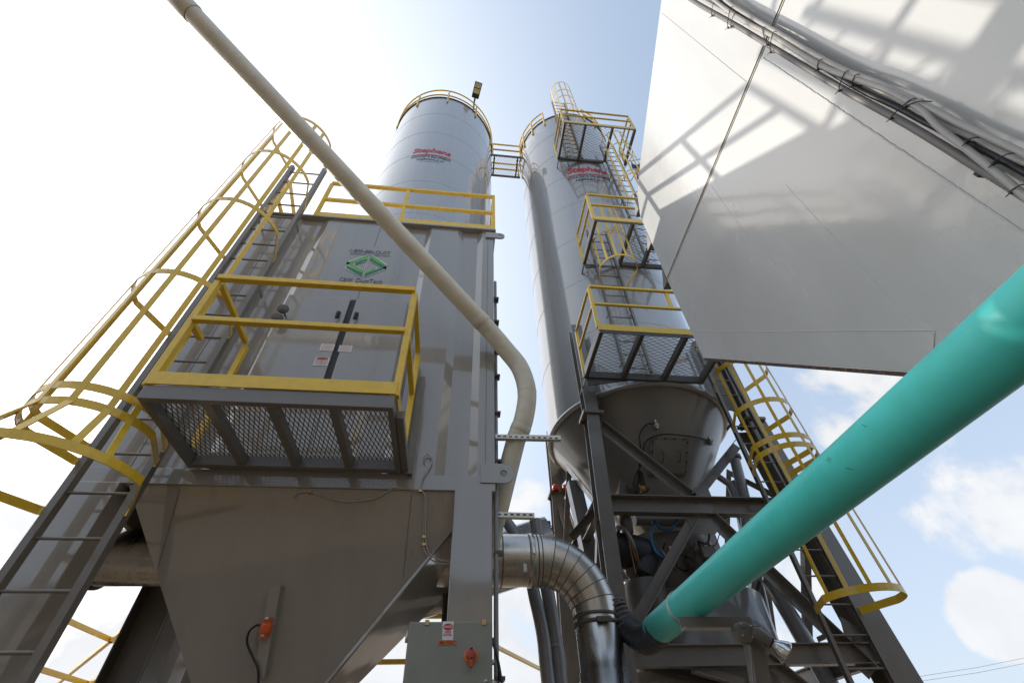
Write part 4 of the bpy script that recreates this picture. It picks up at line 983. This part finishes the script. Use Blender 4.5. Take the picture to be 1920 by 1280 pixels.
# ------------------------------------------------------------------ cable bundle on the bin
def wl(px,py,d):  # point at distance d off the bin wall seen at pixel
    w=RM@V((px-960,640-py,-FPX)); t=(2.1-d)/(w.x-.05*w.y+.05*w.z); return w*t
def hose(name,label,px,r,d,mat,rib=0,group='hoses and conduits strapped up the white bin'):
    ctrl=[wl(a,b,d) for a,b in px]
    pts=smoothpts(ctrl,10)
    if rib:
        out=[pts[0]]; L_=0; step=rib
        for a,b in zip(pts,pts[1:]):
            seg=(b-a).length; m=max(1,int(seg/step))
            for i in range(1,m+1): out.append(a.lerp(b,i/m))
        pts=out; rr=[r*(1.0 if i%2 else .90) for i in range(len(pts))]
    else: rr=r
    return obj(name,MB().tube(pts,rr,16),mat,label=label,cat='conduit',group=group)
h1=hose('corrugated_conduit','dark grey ribbed conduit along the lower side of the bundle on the white bin',[(1240,-40),(1300,2),(1370,42),(1440,84),(1480,108),(1560,156),(1630,195),(1700,233),(1762,270),(1830,312),(1880,342),(1960,392)],.0175,.070,M['grey_hose'],rib=.006)
h2=hose('corrugated_conduit','second dark ribbed conduit half hidden in the middle of the bundle on the white bin',[(1290,-40),(1380,24),(1500,98),(1575,146),(1620,172),(1680,200),(1740,232),(1800,262),(1860,290),(1960,345)],.0135,.050,M['black'],rib=.005)
h3=hose('grey_conduit','pale grey conduit crossing over the bundle to its lower end on the white bin',[(1300,-40),(1345,5),(1400,42),(1450,68),(1500,100),(1552,129),(1612,151),(1669,172),(1725,204),(1762,240),(1819,285),(1894,345),(1960,400)],.0135,.092,M['pvc_grey'])
h4=hose('grey_conduit','pale grey conduit on the upper side of the bundle on the white bin',[(1320,-40),(1362,2),(1410,33),(1460,62),(1520,98),(1580,130),(1640,153),(1700,181),(1740,200),(1800,232),(1860,260),(1960,308)],.0130,.080,M['pvc_grey'])
h5=hose('grey_conduit','lowest-lying pale grey conduit between the ribbed hoses on the white bin',[(1330,-40),(1370,15),(1440,62),(1530,110),(1610,150),(1680,185),(1760,232),(1820,258),(1880,288),(1960,322)],.0105,.045,M['pvc_grey'])
tz=[]; ends=[]
for (a,b) in (((1372,14),(1366,52)),((1380,24),(1372,50)),((1432,52),(1440,84)),((1452,60),(1446,98)),((1540,112),(1535,130)),((1588,134),(1575,170)),((1608,140),(1600,160)),((1712,186),(1672,222)),((1728,190),(1700,200)),((1895,288),(1865,306)),((1340,6),(1336,30)),((1920,346),(1898,360)),((1830,258),(1815,266))):
    p0=wl(*a,.098);p1=wl(*b,.090); m_=(p0+p1)/2; n=WN
    tz.append(MB().tube(smoothpts([p0+n*.05,p0-n*.004,m_-n*.014,p1-n*.004,p1+n*.05],4),.0025,6))
    q=p1-n*.004; ends.append(MB().box(q.x-.005,q.x+.005,q.y-.006,q.y+.006,q.z-.006,q.z+.006).tube([q,q+V((-.02,.015,-.012))],.002,5))
for a_,b_ in zip(tz,ends):
    ct=obj('cable_tie',a_,M['black'],h1); obj('tie_head',b_,M['black'],ct)
mk=thing('hose_clamp','black mounting clamp at the lower edge of the hose bundle on the white bin','clamp',wl(1842,324,.03))
c=wl(1842,324,.03); obj('body',MB().box(c.x-.02,c.x+.03,c.y-.016,c.y+.016,c.z-.014,c.z+.014).lathe(c,[(0,.03),(.008,.03),(.01,0)],8,axis=(-1,0,0)),M['black'],mk,bevel=.003)
# ------------------------------------------------------------------ yellow rails in the distance
def frail(label,pts,posts,w=.05,y2=None):
    t=thing('guardrail',label,'guardrail',pts[0] if posts==() else pts[0],'yellow guardrails behind the dust collector')
    P=[V(p) for p in pts]
    for dz_,nm in ((0,'top_rail'),(-.5,'mid_rail')):
        mb=MB()
        for a,b in zip(P,P[1:]): mb.beam(a+V((0,0,dz_)),b+V((0,0,dz_)),w,w)
        obj(nm,mb,M['yellow'],t)
    for p in posts:
        obj('post',MB().beam(V(p),V(p)+V((0,0,-1.05)),w,w,up=(0,1,0)),M['yellow'],t)
zr=1.8
frail('yellow guardrail seen under the hopper, running level behind the electrical box',[(-3.4,6.95,zr),(-.02,6.95,zr)],[(-3.4,6.95,zr),(-1.43,6.95,zr),(-.05,6.95,zr)])
frail('yellow guardrail sloping away right of the electrical box',[(.2,7.2,zr),(.8,8.75,zr),(1.78,10.5,zr)],[(1.78,10.5,zr)])
frail('yellow guardrail corner at far left behind the ladder',[(-6.95,9.4,zr),(-4.78,6.97,zr),(-4.7,8.1,zr)],[(-4.78,6.97,zr)])
frail('yellow guardrail beyond the corner rail at far left',[(-4.3,7.5,zr),(-7.2,11.3,zr)],[(-4.3,7.5,zr)])
dk=MB().box(-7.5,-.1,7.0,9.0,zr-1.25,zr-1.12)
# dark second leg near rear-left column
obj('steel_column',MB().ibeam((-3.18,6.7,GROUND),(-3.18,6.7,2.6),.3,.28,.016,up=(1,0,0)),M['steel'],label='grey steel column just right of the rear dust collector column at lower left',cat='column')
obj('steel_brace',MB().beam((-2.6,6.6,.6),(-1.6,6.6,1.9),.14,.14),M['dark'],label='short dark brace under the hopper at the lower left',cat='brace')
# overhead wires lower right
ow=MB()
for z0 in (0,.35):
    a=at(1700,1280-z0*26,'y',60); b=at(1960,1235-z0*30,'y',60); 
    ow.tube([a,(a+b)/2+V((0,0,-.15)),b],.016,6)
obj('overhead_wire',ow,M['black'],label='thin overhead wires in the sky at lower right',cat='wire')
# unseen silo added left of frame to shade the green pipe's near end
added_silo=thing('silo','unseen plain grey silo added far left of the ladder to shade the green pipe','silo',(-30.96,16.52,GROUND))
obj('shell',MB().lathe((-30.96,16.52,0),[(3.8,GROUND),(3.8,22.6)],64),M['silo'],added_silo)
obj('roof',MB().lathe((-30.96,16.52,0),[(3.85,22.55),(3.85,22.7),(.6,23.6),(0,23.6)],64),M['silo'],added_silo)
# unseen building added behind the viewpoint to darken paint reflections and block low sky
sh_=thing('added_shed','unseen long tan corrugated building added behind the viewpoint to darken reflections','added_shed',(0,-17,GROUND))
sm_=MB(); x=-34.0; pr=[]
while x<34: pr+=[(x,-14.0),(x+.14,-14.0),(x+.18,-13.94),(x+.32,-13.94),(x+.36,-14.0)]; x+=.5
n_=len(pr); sm_.add([(a,b,GROUND) for a,b in pr]+[(a,b,6.4) for a,b in pr],[(i,i+1,n_+i+1,n_+i) for i in range(n_-1)])
sm_.add([(-34,-14,GROUND),(-34,-26,GROUND),(34,-26,GROUND),(34,-14,GROUND),(-34,-14,6.4),(-34,-26,6.4),(34,-26,6.4),(34,-14,6.4)],[(0,1,5,4),(1,2,6,5),(2,3,7,6)])
obj('wall',sm_,M['added_shed'],sh_)
obj('roof',MB().add([(-34.5,-13.5,6.35),(34.5,-13.5,6.35),(34.5,-20,8.2),(-34.5,-20,8.2),(34.5,-26.5,6.35),(-34.5,-26.5,6.35)],[(0,1,2,3),(3,2,4,5),(0,3,5),(1,4,2)]),M['added_shed'],sh_)
for x in (-16,-4,9): obj('door',MB().box(x,x+4.2,-13.92,-13.88,GROUND,3.4),M['dark'],sh_)
# ================================================================== CAMERA, LIGHT, SKY
cam=bpy.data.cameras.new('camera'); co=bpy.data.objects.new('camera',cam); COL.objects.link(co)
cam.sensor_width=36; cam.lens=FPX/1920*36; cam.clip_end=12000; cam.clip_start=.02
co.matrix_world=RM.to_4x4()
S.camera=co
AZ=math.radians(-58.0); EL=math.radians(31.0)
sd=V((math.sin(AZ)*math.cos(EL),math.cos(AZ)*math.cos(EL),math.sin(EL)))
sl=bpy.data.lights.new('sun','SUN'); so=bpy.data.objects.new('sun',sl); COL.objects.link(so)
sl.energy=4.5; sl.angle=math.radians(.55); sl.color=(1,.93,.82)
so.rotation_euler=(-sd).to_track_quat('-Z','Y').to_euler(); so.location=(0,0,50)
w=bpy.data.worlds.new('World'); S.world=w; w.use_nodes=True; nt=w.node_tree; N=nt.nodes; L=nt.links
bg=N['Background']
sk=N.new('ShaderNodeTexSky'); sk.sky_type='NISHITA'; sk.sun_disc=False; sk.sun_elevation=EL; sk.sun_rotation=AZ; sk.dust_density=2.5; sk.air_density=1.0; sk.altitude=100
tc=N.new('ShaderNodeTexCoord')
sep=N.new('ShaderNodeSeparateXYZ'); L.new(tc.outputs['Generated'],sep.inputs[0])
ns=N.new('ShaderNodeTexNoise'); ns.inputs['Scale'].default_value=4.5; ns.inputs['Detail'].default_value=12; ns.inputs['Roughness'].default_value=.56; ns.inputs['Distortion'].default_value=.15
L.new(tc.outputs['Generated'],ns.inputs[0])
ns2=N.new('ShaderNodeTexNoise'); ns2.inputs['Scale'].default_value=1.7; ns2.inputs['Detail'].default_value=2; L.new(tc.outputs['Generated'],ns2.inputs[0])
# cloud banks: soft mounds of cover at given bearings, broken up by the noise
cur=None
for px,py,rad,am in ((1560,725,12,.36),(1690,870,12,.21),(1480,1010,8,.24),(1872,1152,4.5,.34),(1030,1000,15,.28),(1905,930,7,.24),(820,1220,22,.30),(150,1200,25,.30),(1300,1240,14,.25)):
    d=(RM@V((px-960,640-py,-FPX))).normalized()
    dpn=N.new('ShaderNodeVectorMath'); dpn.operation='DOT_PRODUCT'; dpn.inputs[1].default_value=d; L.new(tc.outputs['Generated'],dpn.inputs[0])
    mr=N.new('ShaderNodeMapRange'); mr.interpolation_type='SMOOTHSTEP'; mr.inputs[1].default_value=math.cos(math.radians(rad)); mr.inputs[2].default_value=math.cos(math.radians(rad*.25)); mr.inputs[3].default_value=0; mr.inputs[4].default_value=am; L.new(dpn.outputs['Value'],mr.inputs[0])
    if cur is None: cur=mr.outputs[0]
    else:
        m_=N.new('ShaderNodeMath'); m_.operation='MAXIMUM'; L.new(cur,m_.inputs[0]); L.new(mr.outputs[0],m_.inputs[1]); cur=m_.outputs[0]
sb0=N.new('ShaderNodeMath'); sb0.operation='ADD'; L.new(ns.outputs[0],sb0.inputs[0]); L.new(cur,sb0.inputs[1])
thr=N.new('ShaderNodeMapRange'); thr.inputs[1].default_value=.2; thr.inputs[2].default_value=.8; thr.inputs[3].default_value=.66; thr.inputs[4].default_value=.92; L.new(sep.outputs[2],thr.inputs[0])
sb=N.new('ShaderNodeMath'); sb.operation='SUBTRACT'; L.new(sb0.outputs[0],sb.inputs[0]); L.new(thr.outputs[0],sb.inputs[1])
cl=N.new('ShaderNodeMapRange'); cl.interpolation_type='SMOOTHSTEP'; cl.inputs[1].default_value=0; cl.inputs[2].default_value=.11; cl.inputs[3].default_value=0; cl.inputs[4].default_value=.95; L.new(sb.outputs[0],cl.inputs[0])
mc=N.new('ShaderNodeMix'); mc.data_type='RGBA'; L.new(cl.outputs[0],mc.inputs[0]); 
# thin haze veil, brightest round the sun
dp=N.new('ShaderNodeVectorMath'); dp.operation='DOT_PRODUCT'; dp.inputs[1].default_value=sd; L.new(tc.outputs['Generated'],dp.inputs[0])
hz_=N.new('ShaderNodeMapRange'); hz_.interpolation_type='SMOOTHSTEP'; hz_.inputs[1].default_value=.30; hz_.inputs[2].default_value=1.17; hz_.inputs[3].default_value=.0; hz_.inputs[4].default_value=1; L.new(dp.outputs['Value'],hz_.inputs[0])
veil=N.new('ShaderNodeMix'); veil.data_type='RGBA'; L.new(hz_.outputs[0],veil.inputs[0]); veil.inputs[6].default_value=(4.1,5.1,6.5,1); veil.inputs[7].default_value=(15,15,14.5,1)
add=N.new('ShaderNodeMix'); add.data_type='RGBA'; add.blend_type='ADD'; add.inputs[0].default_value=1; L.new(sk.outputs[0],add.inputs[6]); L.new(veil.outputs[2],add.inputs[7])
L.new(add.outputs[2],mc.inputs[6]); cs_=N.new('ShaderNodeMapRange'); cs_.inputs[1].default_value=.35; cs_.inputs[2].default_value=.65; cs_.inputs[3].default_value=8.2; cs_.inputs[4].default_value=11.4; L.new(ns.outputs[0],cs_.inputs[0])
cc_2=N.new('ShaderNodeCombineXYZ'); 
for i in range(3): L.new(cs_.outputs[0],cc_2.inputs[i])
L.new(cc_2.outputs[0],mc.inputs[7])
lowh=N.new('ShaderNodeMapRange'); lowh.inputs[1].default_value=.0; lowh.inputs[2].default_value=.75; lowh.inputs[3].default_value=.42; lowh.inputs[4].default_value=0; L.new(sep.outputs[2],lowh.inputs[0])
mh=N.new('ShaderNodeMix'); mh.data_type='RGBA'; L.new(lowh.outputs[0],mh.inputs[0]); L.new(mc.outputs[2],mh.inputs[6]); mh.inputs[7].default_value=(9.6,10.2,11.2,1)
L.new(mh.outputs[2],bg.inputs[0]); bg.inputs[1].default_value=.09
S.view_settings.view_transform='Standard'; S.view_settings.look='None'; S.view_settings.gamma=1; S.view_settings.exposure=0.0
S.cycles.max_bounces=8
